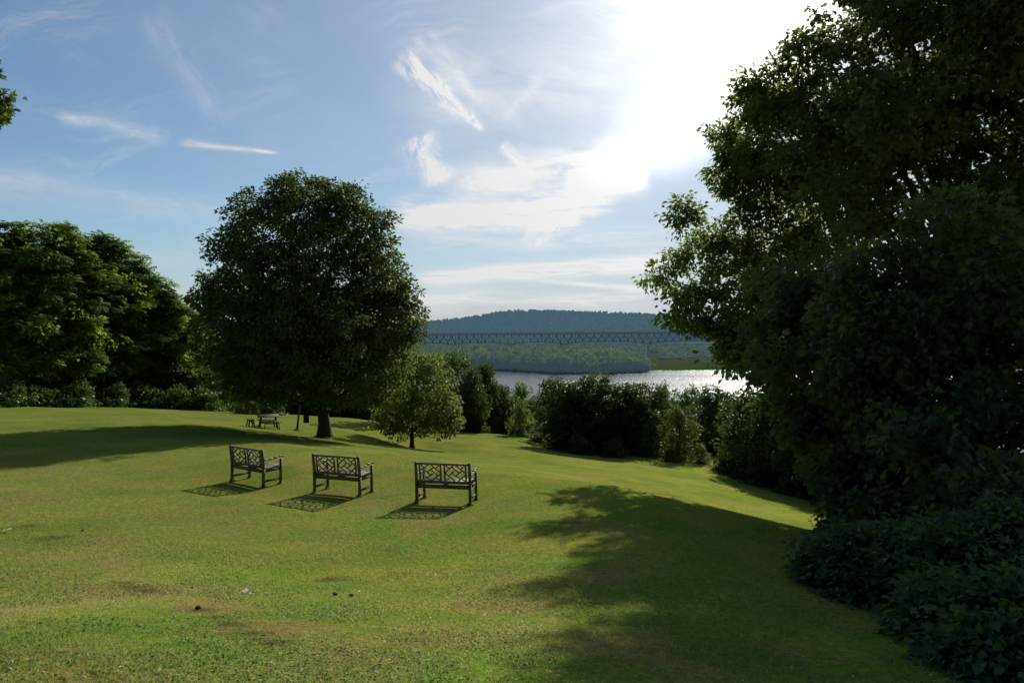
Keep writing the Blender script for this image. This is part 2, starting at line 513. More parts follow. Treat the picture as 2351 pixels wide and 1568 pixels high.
# ------------------------------------------------------------------ foliage
LEAF_D = (np.array([[0, 0, 0], [.36, .45, .10], [0, 1, -.05], [-.36, .45, .10]]), np.array([[0, 1, 2], [0, 2, 3]]))
_ml = np.array([(0, 0), (.14, .10), (.46, .08), (.36, .28), (.56, .56), (.26, .50), (.22, .68), (0, 1.0)])
_mv = [(0, .32, .03)] + [(x, y, -abs(x) * .22) for x, y in _ml] + [(-x, y, -abs(x) * .22) for x, y in _ml[1:-1][::-1]]
LEAF_M = (np.array(_mv), np.array([[0, i, i + 1] for i in range(1, len(_mv) - 1)] + [[0, len(_mv) - 1, 1]]))
_hv = np.array([(0, .06, 0), (.28, -.02, .07), (.42, .22, .10), (.30, .62, .05), (0, 1, -.10), (-.30, .62, .05), (-.42, .22, .10), (-.28, -.02, .07)])
LEAF_H = (_hv, np.array([[0, 1, 2], [0, 2, 3], [0, 3, 4], [0, 4, 5], [0, 5, 6], [0, 6, 7]]))
_ov = np.array([(0, 0, 0), (.22, .28, .06), (.26, .6, .07), (0, 1, -.08), (-.26, .6, .07), (-.22, .28, .06)])
LEAF_O = (_ov, np.array([[0, 1, 2], [0, 2, 3], [0, 3, 4], [0, 4, 5]]))


def unit(v):
    return v / (np.linalg.norm(v, axis=-1, keepdims=True) + 1e-9)


def scatter(tmpl, pos, ax, nrm, size):
    TV, TF = tmpl
    ax = unit(ax)
    nrm = unit(nrm - (nrm * ax).sum(1, keepdims=True) * ax)
    bi = np.cross(ax, nrm)
    V = pos[:, None] + size[:, None, None] * (bi[:, None] * TV[None, :, 0:1] + ax[:, None] * TV[None, :, 1:2] + nrm[:, None] * TV[None, :, 2:3])
    F = (TF[None] + (np.arange(len(pos)) * len(TV))[:, None, None]).reshape(-1, TF.shape[1])
    return V.reshape(-1, 3), F


def clusters(rng, blobs, ncl, shell=.72, lump=.16, seed=0, spike=.03):
    B = np.array(blobs, float)
    area = (B[:, 3] * B[:, 4] + B[:, 4] * B[:, 5] + B[:, 3] * B[:, 5])
    pick = rng.choice(len(B), ncl * 2, p=area / area.sum())
    d = unit(rng.normal(size=(ncl * 2, 3)))
    r = np.where(rng.random(ncl * 2) < shell, .80 + .34 * rng.random(ncl * 2) ** 1.6, .25 + .6 * rng.random(ncl * 2))
    r = r * (1 + lump * (vnoise(d[:, 0] * 3 + seed, d[:, 1] * 3 + d[:, 2] * 2.3, seed) * 2 - 1) * 1.3)
    sp = rng.random(ncl * 2) < spike
    r = np.where(sp, 1.06 + .16 * rng.random(ncl * 2), r)
    c = B[pick, :3] + d * B[pick, 3:6] * r[:, None]
    inside = np.zeros(len(c))
    for b in B:
        inside += ((((c - b[:3]) / b[3:6]) ** 2).sum(1) < .45)
    own = inside > 1
    ok = ~(own & (rng.random(len(c)) < .75))
    c, d = c[ok][:ncl], d[ok][:ncl]
    return c, d


def foliage(rng, tmpl, c, d, per, cr, size, up=.55, droop=.45, flat=.65):
    n = len(c)
    cr_ = cr * (.65 + .7 * rng.random(n))
    off = rng.normal(size=(n, per, 3))
    off = unit(off) * (rng.random((n, per, 1)) ** .5)
    off[..., 2] *= flat
    pos = (c[:, None] + off * cr_[:, None, None]).reshape(-1, 3)
    outw = (off * 1.0 + d[:, None] * .7).reshape(-1, 3)
    nr = unit(rng.normal(size=pos.shape)) * .75 + np.array([0, 0, up]) + unit(outw) * .45
    ax = unit(outw) + rng.normal(size=pos.shape) * .45 + np.array([0, 0, -droop])
    sz = size * (.6 + .75 * rng.random(len(pos)))
    return scatter(tmpl, pos, ax, nr, sz)


def bez(a, b, c, n):
    t = np.linspace(0, 1, n)[:, None]
    return (1 - t) ** 2 * np.asarray(a) + 2 * t * (1 - t) * np.asarray(b) + t ** 2 * np.asarray(c)


def limbs(rng, mb, base, top, r0, targets, r_l, sides=8, lean=(0, 0), flare=1.7, twigs=None):
    """trunk from base to top plus curved limbs to the targets"""
    base, top = np.asarray(base, float), np.asarray(top, float)
    n = 9
    t = np.linspace(0, 1, n)
    P = base + (top - base) * t[:, None]
    P[1:-1, :2] += rng.normal(size=(n - 2, 2)) * r0 * .25
    R = r0 * (1 - .8 * t) * (1 + (flare - 1) * np.exp(-t * np.linalg.norm(top - base) / (r0 * 1.6)))
    Pd = np.vstack([P[:1] - [0, 0, .5], P]); Rd = np.concatenate([[R[0] * 1.25], R])
    # dense foot for the root flare
    foot = base + (top - base) * np.linspace(0, .12, 6)[1:-1, None]
    Lh = np.linalg.norm(top - base)
    rf = [r0 * (1 - .8 * k) * (1 + (flare - 1) * np.exp(-k * Lh / (r0 * 1.6))) for k in np.linspace(0, .12, 6)[1:-1]]
    Pd = np.vstack([Pd[:2], foot, Pd[3:]]); Rd = np.concatenate([Rd[:2], rf, Rd[3:]])
    mb.tube(Pd, Rd, max(sides, 10))
    for g in targets:
        g = np.asarray(g, float)
        hgt_ = np.clip((g[2] - base[2]) * (.35 + .25 * rng.random()) / max(top[2] - base[2], .1), .14, .9)
        a = base + (top - base) * hgt_
        mid = a * .5 + g * .5 + np.array([0, 0, .12 * np.linalg.norm(g - a)]) + rng.normal(size=3) * .08 * np.linalg.norm(g - a)
        rl = r_l * (.6 + .6 * rng.random())
        mb.tube(bez(a, mid, g, 7), np.linspace(rl, rl * .22, 7), 6)
    if twigs is not None:
        for a, b in twigs:
            mid = (a + b) / 2 + rng.normal(size=3) * .1 * np.linalg.norm(b - a) + np.array([0, 0, .06])
            mb.tube(bez(a, mid, b, 4), np.linspace(r_l * .3, r_l * .08, 4), 4)


def twig_pairs(rng, nodes, c, k):
    nodes = np.asarray(nodes, float)
    sel = rng.choice(len(c), min(k, len(c)), replace=False)
    out = []
    for i in sel:
        j = int(np.argmin(((nodes - c[i]) ** 2).sum(1)))
        out.append((nodes[j], c[i]))
    return out


def build_tree(name, label, cat, loc, rng, blobs, trunk_h, r0, leafm, barkm, tmpl, ncl, per, cr, size, seed=0, shell=.72, lump=.16,
               up=.55, droop=.45, group=None, spike=.03, nl=None, base=(0, 0, 0), top=None, nt=80, rl=None, flat=.65):
    """blobs in local coordinates of loc"""
    root = thing(name, label, cat, loc, group=group)
    c, d = clusters(rng, blobs, ncl, shell, lump, seed, spike)
    V, F = foliage(rng, tmpl, c, d, per, cr, size, up, droop, flat)
    mb = MB()
    cen = np.array([b[:3] for b in blobs])
    sel = cen if nl is None else cen[rng.choice(len(cen), min(nl, len(cen)), replace=False)]
    limbs(rng, mb, base, top if top is not None else (0, 0, trunk_h), r0, sel, rl or r0 * .35, twigs=twig_pairs(rng, cen, c, nt))
    mb.build('trunk', barkm, root, smooth=True)
    mesh_obj('crown', V, [F], leafm, root)
    return root


# ---- the big round maple
mx_, my_ = at(745, 1006, 37)[0], 37.0
mz = h1(mx_, my_)
rng = np.random.default_rng(3)
u = FPX / 37
def mp(px, py, dy, r, rz=None):
    p = at(px, py, my_ + dy)
    return (p[0] - mx_, dy, p[2] - mz, r, r, rz or r * .85)
blobs = [mp(700, 590, 0, 3.9, 3.6), mp(610, 700, -.5, 3.2, 3), mp(800, 690, .5, 3.3, 3), mp(700, 760, -2.2, 3.8, 3), mp(700, 760, 2.2, 3.8, 3),
         mp(560, 770, 0, 2.3, 2.0), mp(860, 760, .5, 2.4, 2.2), mp(640, 850, -1.2, 2.5, 1.7), mp(780, 860, -1, 2.4, 1.6), mp(710, 480, .3, 2.0, 1.7),
         mp(600, 560, .4, 2.0), mp(815, 540, -.3, 2.0), mp(905, 730, .2, 1.5, 1.2), mp(530, 690, .2, 1.7, 1.5), mp(500, 650, 0, .9, .8), mp(470, 690, 0, .9, .6),
         mp(870, 640, .2, 1.5, 1.5), mp(920, 690, 0, .9, .8), mp(580, 880, .6, 1.6, 1.1), mp(870, 850, .6, 1.6, 1.2), mp(740, 440, 0, .9, .8), mp(650, 440, 0, .9, .8),
         mp(800, 460, 0, .9, .8), mp(560, 480, 0, .9, .8), mp(520, 560, 0, .9, .8), mp(860, 530, 0, .9, .9), mp(945, 770, 0, .7, .6), mp(530, 830, .4, 1.0, .9),
         mp(620, 910, .2, 1.1, .6), mp(850, 905, .2, 1.0, .6)]
build_tree('maple_tree', 'tall round-crowned dark maple standing alone behind the benches', 'tree', (mx_, my_, mz), rng, blobs, 8.5, .31, M['maple'], M['bark'],
           LEAF_O, 4700, 26, .42, .185, seed=4, nl=16, nt=320, rl=.13, lump=.10, spike=.10)

# ---- small airy tree right of the maple
def local_tree(name, label, cat, px, py, Y, blobpx, ncl, per, cr, size, leafm, r0, th, seed, tmpl=LEAF_D, barkm=None, **kw):
    p = at(px, py, Y)
    z = h1(p[0], Y)
    bl = []
    for b in blobpx:
        q_ = at(b[0], b[1], Y + b[2])
        rz_ = b[4] if len(b) > 4 else b[3] * .85
        bl.append((q_[0] - p[0], b[2], q_[2] - z, b[3], b[3], rz_))
    return build_tree(name, label, cat, (p[0], Y, z), np.random.default_rng(seed), bl, th, r0, leafm, barkm or M['bark'], tmpl, ncl, per, cr, size, seed=seed, **kw)

local_tree('small_tree', 'small light green round tree with thin trunk beside the tall maple', 'tree', 946, 1030, 45,
           [(960, 900, 0, 2.3, 2.2), (930, 950, -.4, 1.9, 1.3), (1000, 940, .2, 1.8, 1.4), (985, 850, 0, 1.3, 1.2), (890, 965, .2, 1.0, .8),
            (1035, 960, 0, .9, .9), (950, 840, .3, 1.2, 1.0), (1000, 985, -.3, 1.2, .7), (920, 990, .2, 1.0, .6)],
           760, 20, .38, .17, M['sap'], .14, 4.5, 8, nt=120, rl=.05)

# ---- trees of heaven on the left
def rosette(rng):
    V, F = [], []
    k0 = 0
    nf = 12
    for f in range(nf):
        a = f * 2.39996 + rng.normal() * .15
        Lf = .80 + .35 * rng.random()
        el = .40 + 1.0 * (1 - f / nf)               # inner fronds stand up, outer ones spread
        for j in range(5):
            t = .22 + .74 * j / 4
            r = Lf * t * math.cos(el * (1 - .35 * t))
            z = Lf * t * math.sin(el * (1 - .35 * t)) - .26 * t * t * Lf
            c = np.array([np.cos(a) * r, np.sin(a) * r, z])
            fw = np.array([np.cos(a) * .9, np.sin(a) * .9, -.3 * t])
            sd = np.array([-np.sin(a), np.cos(a), 0])
            ll = .30 * (1.05 - .5 * abs(t - .5))
            for s in (-1, 1):
                tipv = c + sd * s * ll + fw * .14 + np.array([0, 0, -.07])
                V += [c - fw * .10, c + fw * .14, tipv]
                F.append([k0, k0 + 1, k0 + 2]); k0 += 3
    return np.array(V), np.array(F)

def heaven_tree(seed, H, W, label):
    rng = np.random.default_rng(seed)
    root = thing('tree_of_heaven', label, 'tree', group='tall feathery-leaved trees along the edge of the lawn')
    mb = MB()
    bl = []
    for k in range(17):
        f = (k + .5) / 17
        ang = k * 2.4
        prof = (.55 + .45 * math.sin(math.pi * min(1, f * 1.05))) * (1 - .5 * max(0, f - .75) / .25)
        rr = W * .34 * prof * (.35 + .75 * rng.random())
        r = W * (.15 + .10 * rng.random())
        bl.append((math.cos(ang) * rr, math.sin(ang) * rr, H * (.20 + .73 * f), r, r, r * .62))
    cs, d = clusters(rng, bl, 240, .8, .2, seed)
    cs[:, 2] = np.clip(cs[:, 2], H * .12, H * .965)
    tips = []
    for s_ in range(4):
        b0 = np.array([rng.normal() * .3, rng.normal() * .3, 0])
        t0 = np.array([rng.normal() * W * .14, rng.normal() * W * .14, H * (.70 + .2 * rng.random())])
        limbs(rng, mb, b0, t0, .12 + .05 * rng.random(), [x[:3] for x in bl[s_::4]], .06, flare=1.3)
    for a_, b_ in twig_pairs(rng, [x[:3] for x in bl], cs, 140):
        mb.tube(bez(a_, (a_ + b_) / 2 - [0, 0, .15], b_, 4), np.linspace(.028, .012, 4), 4)
    TV, TF = rosette(rng)
    nC = len(cs)
    ax = np.stack([np.cos(t_ := rng.random(nC) * 6.28), np.sin(t_), np.zeros(nC)], 1)
    nr = np.array([0, 0, 1.]) + d * .5 + rng.normal(size=(nC, 3)) * .28
    V, F = scatter((TV, TF), cs, ax, nr, .68 + .40 * rng.random(nC))
    c2, d2 = clusters(rng, bl, 330, .6, .2, seed + 1)
    c2[:, 2] = np.clip(c2[:, 2], H * .08, H * .95)
    V2_, F2_ = foliage(rng, LEAF_O, c2, d2, 22, .55, .26, up=.4, droop=.5)
    F2_ = F2_ + len(V)
    mb.build('trunk', M['bark_grey'], root, smooth=True)
    mesh_obj('crown', np.concatenate([V, V2_]), [F, F2_], M['heaven'], root)
    return root, H

HT = []
HV = [(-70, 47, 500, 'feathery tree at the edge of the photo, behind the long shadow on the lawn'),
      (30, 50, 503, 'tall feathery tree whose flat top meets the edge of the sky'),
      (140, 53, 498, 'feathery tree carrying the highest tuft of the row'),
      (225, 58, 530, 'feathery tree on the shoulder where the row starts to drop'),
      (290, 61, 575, 'feathery tree with stepped tufts on the falling slope of the row'),
      (345, 65, 655, 'shorter feathery tree near the end of the falling row'),
      (385, 63, 664, 'feathery tree with a single upright tuft near the maple'),
      (440, 67, 700, 'low bright feathery tree next to the maple crown'),
      (80, 62, 560, 'feathery tree standing behind the first rank at the lawn edge'),
      (190, 66, 570, 'feathery tree half hidden behind the highest one'),
      (490, 70, 760, 'lowest feathery tree partly covered by the maple')]
hbase = []
for i, (px, Y, ty, lab) in enumerate(HV):
    p = at(px, ty, Y); z = h1(p[0], Y); H = p[2] - z
    if i < 3:
        r, H0 = heaven_tree(40 + i, H, H * .50, lab)
        hbase.append((r, H0)); r.location = (p[0], Y, z - .05)
    else:
        r0_, H0 = hbase[i % 3]
        s = H / H0
        copy_thing(r0_, lab, (p[0], Y, z - .05), rz=i * 1.7, scale=(s * 1.05, s * 1.05, s), group='tall feathery-leaved trees along the edge of the lawn')

# ---- dense tree meshes, reused along the wood edge
def proto(name, cat, seed, H, W, leafm, ncl, per, cr, size, low=.04, nb=9, group=None, tmpl=LEAF_D, thin=.10):
    rng = np.random.default_rng(seed)
    bl = []
    for k in range(nb):
        f = (k + .5) / nb
        zc = H * (low + .14 + (.80 - low) * f)
        prof = math.sin(math.pi * min(1, .22 + .70 * f)) ** .7
        a = k * 2.4 + rng.random()
        rad = W * .5 * prof
        off = rad * .48
        r = rad * .62
        bl.append((math.cos(a) * off, math.sin(a) * off, zc, r, r, min(r * .95, H * .2)))
    if low < .09:
        for k in range(5):
            a = k * 1.257 + .4
            bl.append((math.cos(a) * W * .24, math.sin(a) * W * .24, H * .12, W * .24, W * .24, H * .14))
    bl.append((0, 0, H * .5, W * .33, W * .33, H * .36))
    bl.append((rng.normal() * .1 * W, rng.normal() * .1 * W, H * .88, W * .2, W * .2, H * .1))
    return build_tree(name, 'x', cat, (0, 0, 0), rng, bl, H * .8, .04 * W * .6 + .05, leafm, M['bark'], tmpl, ncl, per, cr, size, seed=seed, lump=.2, nl=6, nt=30), H, W

PR = {}
PR['a'] = proto('dense_tree', 'tree', 61, 7.5, 6.2, M['dark'], 820, 20, .50, .24)
PR['b'] = proto('dense_tree', 'tree', 62, 7.0, 5.0, M['dark'], 720, 20, .46, .24)
PR['c'] = proto('loose_tree', 'tree', 63, 6.5, 5.2, M['mid'], 480, 20, .44, .22)
PR['g'] = proto('pale_bush', 'bush', 64, 2.4, 2.4, M['grey'], 190, 18, .28, .15, low=0)
PR['r'] = proto('loose_tree', 'tree', 65, 6.0, 5.0, M['rust'], 330, 20, .36, .20, low=.06)
PR['s'] = proto('bush', 'bush', 66, 1.5, 2.6, M['mid'], 170, 18, .26, .15, low=0, nb=6)
PR['l'] = proto('loose_tree', 'tree', 67, 5.5, 4.6, M['maple_light'], 360, 20, .42, .22)
used = set()

def put(kind, px, Y, ytop, wpx, label, cat=None, group='trees edging the lower lawn', sink=.25, rz=None):
    src, H0, W0 = PR[kind]
    p = at(px, ytop, Y)
    z = h1(p[0], Y) - sink
    s = (wpx / FPX * Y) / W0 * (1.12 if kind in 'ab' else 1.0)
    sz = (p[2] - z) / H0
    r = (px * .37) % 6.28 if rz is None else rz
    if kind in used:
        return copy_thing(src, label, (p[0], Y, z), r, (s, s, sz), group)
    used.add(kind)
    src.location, src.rotation_euler, src.scale = (p[0], Y, z), (0, 0, r), (s, s, sz)
    tag(src, label, None, group)
    return src

put('c', 1036, 64, 808, 92, 'round grey-green tree peeping out behind the small light tree')
put('a', 1082, 62, 846, 74, 'dark upright tree right behind the small light green tree')
put('b', 1116, 66, 834, 56, 'slim dark tree with a double pointed top against the river')
put('b', 1150, 68, 884, 62, 'low dark tree in the dip where the river first shows')
put('g', 1192, 63, 924, 52, 'pale silvery bush in front of the dip between dark trees', group=None)
put('l', 1200, 74, 876, 66, 'paler tree behind the silvery bush, touching the waterline')
put('a', 1270, 72, 870, 84, 'dark tree behind the pale tall grass strip')
put('b', 1306, 57, 874, 118, 'dark rounded tree at the near corner of the central clump')
put('a', 1372, 57, 860, 128, 'tallest dark tree in the middle of the central clump')
put('b', 1446, 56, 878, 118, 'dark tree of the central clump above the widest lawn shadow')
put('a', 1500, 58, 888, 92, 'dark tree ending the central clump beside the rust-tipped tree')
put('c', 1522, 78, 880, 40, 'thin pointed tree rising behind the central clump')
put('c', 1575, 76, 890, 95, 'loose tree behind the rust-tipped tree, crown under the sun glint')
put('r', 1560, 52, 929, 100, 'small loose tree with rust-tipped leaves in front of dark trees', group=None)
put('s', 1330, 53, 1004, 70, 'low dark bush on the shaded foot of the central clump', group='bushes under the wood edge')
put('s', 1410, 52, 1012, 64, 'low bush in the deep shade under the tallest tree of the clump', group='bushes under the wood edge')
put('g', 1240, 60, 960, 50, 'small silvery bush at the end of the tall grass strip', group=None)
put('s', 1486, 53, 1014, 62, 'pale low bush at the foot of the central clump', group='bushes under the wood edge')
put('s', 1545, 50, 1030, 60, 'low bush at the foot of the rust-tipped tree', group='bushes under the wood edge')
put('a', 1636, 62, 892, 105, 'dark tree between the rust-tipped tree and the dense wall of leaves')
put('a', 1722, 46, 898, 128, 'big dark tree at the corner where the lower lawn bends away')
put('b', 1790, 42, 870, 150, 'dark tree next along from the big corner tree, over the lawn shadow')
put('a', 1870, 38, 880, 160, 'dark tree closing the lower lawn behind the near bough')
put('b', 1980, 34, 860, 190, 'dark tree filling the gap behind the leafy wall')
put('s', 1660, 46.5, 1048, 56, 'pale bush poking out from under the big corner tree', group='bushes under the wood edge')
put('s', 1700, 44, 1080, 60, 'dark bush under the big corner tree by the lawn', group='bushes under the wood edge')
put('g', 1610, 50, 1018, 44, 'silvery bush between the rust-tipped tree and the corner tree', group=None)
put('a', 1430, 84, 900, 120, 'dark tree behind the central clump, only its top showing')
put('l', 910, 56, 800, 110, 'bright green tree half behind the maple and the small tree')
put('a', 800, 74, 850, 130, 'dark tree seen under the maple crown')
put('b', 700, 76, 850, 130, 'dark tree behind the maple trunk')
put('a', 610, 78, 830, 130, 'dark tree behind the picnic table')
put('b', 870, 70, 880, 110, 'dark low tree beyond the lit lawn strip under the maple')
put('l', 570, 58, 908, 80, 'bright sunlit bush behind the picnic table', group=None)
put('s', 620, 57, 925, 70, 'sunlit sprawling bush beside the picnic table', group='bushes under the wood edge')
for px, Y, ty, w, lab in [(1090, 88, 905, 130, 'tree low behind the double-topped tree, filling the gap under it'), (1180, 92, 915, 130, 'tree low behind the silvery bush'),
                          (1260, 90, 912, 120, 'low tree behind the start of the central clump'), (1350, 90, 915, 130, 'low tree behind the tallest tree of the clump'),
                          (1520, 92, 915, 130, 'low tree glimpsed between clump and rust-tipped tree'), (1610, 90, 918, 130, 'low tree behind the gap beside the rust-tipped tree'), (1690, 84, 910, 130, 'low tree behind the big corner tree'),
                          (1020, 86, 890, 130, 'tree low behind the small light green tree')]:
    put('a', px, Y, ty, w, lab, group='low trees on the slope behind the wood edge')
for px, Y, ty, w, lab in [(-30, 78, 720, 220, 'dark tree far back at the photo edge behind the feathery row'), (110, 80, 700, 220, 'dark tree far back behind the highest feathery tree'), (240, 82, 720, 220, 'dark tree far back behind the shoulder of the feathery row'),
                          (370, 84, 760, 200, 'dark tree far back behind the falling end of the row'), (480, 84, 800, 180, 'dark tree far back where the row meets the maple')]:
    put('b', px, Y, ty, w, lab, group='dark trees behind the feathery row')
for px, Y, ty, w, lab in [(40, 56, 850, 150, 'dark undergrowth bush under the feathery trees at the photo edge'), (150, 59, 850, 140, 'dark undergrowth bush under the highest feathery tree'),
                          (250, 62, 840, 130, 'dark undergrowth bush under the shoulder of the feathery row'), (340, 61, 850, 120, 'undergrowth bush at the bend of the lit lawn strip'),
                          (420, 63, 830, 120, 'undergrowth bush beneath the falling end of the row'), (500, 64, 850, 110, 'undergrowth bush next to the sunlit bush by the table')]:
    put('c', px, Y, ty, w, lab, group='undergrowth below the feathery trees')

for px, Y, ty, w, lab in [(20, 46.5, 885, 110, 'low leafy bush on the lawn edge at the photo edge, under feathery trees'), (95, 48.5, 893, 90, 'low leafy bush between the first two feathery trunks'),
                          (170, 50.5, 884, 110, 'low leafy bush under the highest feathery tree, touching the lit lawn strip'), (255, 55, 890, 100, 'low leafy bush where the feathery row starts to drop'),
                          (330, 58, 886, 100, 'low leafy bush at the bend of the lawn edge'), (405, 59, 892, 90, 'low leafy bush below the falling end of the feathery row'), (470, 60, 896, 90, 'low leafy bush next to the sunlit bush by the table')]:
    put('s', px, Y, ty, w, lab, group='low bushes at the lawn edge under the feathery trees')

# ---- the leafy wall on the right: three big trees from pixel-measured lumps
def fracture(rng, spec, k, s, keep=.72):
    out = []
    for px, py, Y, r in spec:
        out.append((px, py, Y + .25 * r, r * keep))
        for j in range(k):
            a = rng.random() * 6.283
            e = r * (.72 + .22 * rng.random()) * FPX / Y
            out.append((px + math.cos(a) * e, py + math.sin(a) * e, Y + rng.normal() * r * .45 - r * .25, r * s * (.7 + .6 * rng.random())))
    return out

def wall_tree(name, label, bx, by, spec, r0, top, leafm, tmpl, ncl, per, cr, size, seed, far=1., **kw):
    z = h1(bx, by)
    bl = []
    frac = kw.pop('frac', (5, .40, .74))
    for px, py, Y, r in fracture(np.random.default_rng(seed + 5), spec, *frac):
        p = at(px, py, Y * far)
        bl.append((p[0] - bx, p[1] - by, p[2] - z, r * far, r * far, r * far * .85))
    tp = at(*top)
    return build_tree(name, label, 'tree', (bx, by, z), np.random.default_rng(seed), bl, 0, r0, leafm, M['bark'], tmpl, ncl, per, cr, size, seed=seed,
                      top=(tp[0] - bx, tp[1] - by, tp[2] - z), **kw)

oak_spec = [(1640, 770, 20, .6), (1690, 822, 19.5, .50), (1845, 560, 20, .66), (1775, 205, 19, .8), (1735, 240, 19.5, .6), (1830, 150, 18.5, .7), (1560, 500, 20, .62), (1605, 580, 20.5, .8), (1535, 615, 20, .62), (1620, 680, 20.5, .8), (1575, 730, 20, .5), (1560, 690, 20, .5),
            (1720, 320, 21, 1.0), (1700, 400, 21, .75), (1770, 250, 20.5, .95), (1690, 540, 20.5, .7), (1760, 420, 20.5, 1.3), (1830, 330, 20, 1.4),
            (1800, 560, 20, 1.3), (1730, 640, 20, .9), (1860, 470, 20, 1.5), (1690, 760, 20, .6), (1715, 810, 19.5, .5), (1760, 720, 19.5, .9), (1850, 650, 19, 1.2)]
oak_spec = [(a, b, c * (.76 if b > 640 else 1.), d * (.76 if b > 640 else 1.)) for a, b, c, d in oak_spec]
wall_tree('oak_tree', 'dark oak with a leafy bough reaching out over the lower lawn', 15.2, 28.5, oak_spec, .40, (1990, 300, 28), M['oak'], LEAF_O, 2600, 17, .38, .175, 71,
          nl=40, nt=260, rl=.09, far=1.32)
up_spec = [(1900, 170, 19, 1.2), (1965, 60, 18, 1.4), (1880, 250, 19, 1.3), (2060, -40, 17.5, 1.8), (1960, 330, 18.5, 1.8), (2090, 180, 18, 2.1), (2230, 60, 17, 2.3),
           (2100, 400, 17.5, 1.7), (2250, 300, 17, 2.2), (2370, 150, 16, 2.3), (2360, -60, 16, 2.2), (2200, -160, 17, 2.2), (2380, 430, 16, 2.0), (1960, 470, 18.5, 1.2),
           (2260, 480, 16.5, 1.4), (2420, 620, 15.5, 1.8), (2500, 300, 15.5, 2.4), (1990, -160, 18, 1.6)]
wall_tree('shade_tree', 'towering dark tree filling the upper corner under the sun', 17.0, 24.5, up_spec, .45, (2200, 50, 23), M['near'], LEAF_M, 3900, 20, .42, .16, 72,
          nl=40, nt=260, rl=.12, far=1.25)
low_spec = [(1820, 800, 16, .95), (1870, 730, 16, 1.1), (1800, 850, 16, .6), (1880, 900, 15, 1.15), (1960, 800, 14.5, 1.4), (1940, 680, 16, 1.0), (2080, 740, 13.5, 1.5), (2200, 690, 13, 1.6),
            (1930, 1010, 14.5, .85), (1895, 1050, 14.5, .5), (1985, 1090, 13.5, .9), (1990, 970, 13.5, 1.3), (2140, 930, 12.5, 1.6), (2300, 840, 12, 1.7), (2260, 1090, 11.5, 1.4),
            (2110, 1120, 12, 1.1), (2370, 640, 13, 1.7), (1985, 1180, 13, .7), (2080, 1210, 11.5, .8), (2400, 1000, 11, 1.5), (2330, 1200, 10.5, 1.0), (2200, 1240, 10.5, .8), (1850, 960, 15, .5)]
wall_tree('low_branched_tree', 'dark tree with branches hanging to the ground beside the lawn', 10.8, 15.0, low_spec, .26, (2230, 640, 14.5), M['near'], LEAF_M, 3900, 18, .32, .125, 73,
          nl=50, nt=300, rl=.07)

wall_tree('added_edge_tree', 'added young tree, leaves coloured pale as if sunlit at the edge of the dark leafy wall', 7.9, 14.9,
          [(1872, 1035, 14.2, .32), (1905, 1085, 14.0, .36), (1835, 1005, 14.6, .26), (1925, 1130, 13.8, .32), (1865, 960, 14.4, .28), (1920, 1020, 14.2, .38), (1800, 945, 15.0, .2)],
          .07, (1930, 960, 14.9), M['maple_light'], LEAF_M, 260, 14, .22, .12, 74, nl=20, nt=60, rl=.03)  # added tree; sunlit leaf edges are painted in by its pale leaf colour
# knotweed thicket, bottom right
def shrub(label, px, py, Y, spec, seed, ncl, name='knotweed_bush'):
    p = at(px, py, Y); z = h1(p[0], Y)
    rng = np.random.default_rng(seed)
    root = thing(name, label, 'bush', (p[0], Y, z), group='broad-leaved bushes at the shaded lawn edge')
    bl = []
    for a, b, yy, r, rz in spec:
        q_ = at(a, b, yy)
        bl.append((q_[0] - p[0], yy - Y, q_[2] - z, r, r, rz))
    c, d = clusters(rng, bl, ncl, .8, .2, seed)
    gz = height(c[:, 0] + p[0], c[:, 1] + Y) - z
    c[:, 2] = np.maximum(c[:, 2], gz + .05)
    V, F = foliage(rng, LEAF_H, c, d, 17, .22, .072, up=.7, droop=.4)
    mb = MB()
    for i in rng.choice(len(c), 60, replace=False):
        b0 = np.array([c[i][0] * .7 + rng.normal() * .1, c[i][1] * .7 + rng.normal() * .1, 0])
        b0[2] = h1(b0[0] + p[0], b0[1] + Y) - z
        mb.tube(bez(b0, (b0 + c[i]) / 2 + [0, 0, .25], c[i], 5), np.linspace(.012, .004, 5), 4)
    mb.build('stem', M['bark'], root)
    mesh_obj('foliage', V, [F], M['knot'], root)
    return root

shrub('low broad-leaved bush reaching farthest out onto the shaded lawn', 1930, 1380, 8.6,
      [(1925, 1300, 8.8, .40, .33), (2000, 1290, 8.6, .5, .38), (2090, 1290, 8.3, .5, .4), (1985, 1350, 8.2, .4, .25), (1872, 1300, 9, .22, .2)], 81, 620)
shrub('broad-leaved bush between the outlying bush and the hanging branches', 2150, 1400, 7.8,
      [(2120, 1330, 7.8, .55, .4), (2220, 1310, 7.6, .6, .5), (2300, 1280, 7.8, .6, .5), (2180, 1400, 7.2, .45, .3)], 82, 700)
shrub('broad-leaved bush spilling down into the bottom corner', 2250, 1520, 6.2,
      [(2200, 1440, 6.5, .45, .38), (2300, 1440, 6.2, .5, .42), (2330, 1540, 5.6, .45, .36), (2240, 1530, 5.7, .35, .28), (2420, 1460, 6, .5, .45), (2140, 1450, 6.6, .3, .25)], 83, 760)
shrub('small dark bush where the shaded lawn meets the sunny lower lawn', 1960, 1240, 13.2,
      [(1925, 1225, 13.4, .35, .3), (1990, 1225, 13, .45, .4), (2060, 1240, 12, .45, .4)], 84, 420)
shrub('broad-leaved bush rising behind the corner bush', 2380, 1350, 7.6,
      [(2380, 1300, 7.8, .6, .6), (2340, 1380, 7.2, .45, .4), (2450, 1350, 7.4, .6, .6)], 85, 520)

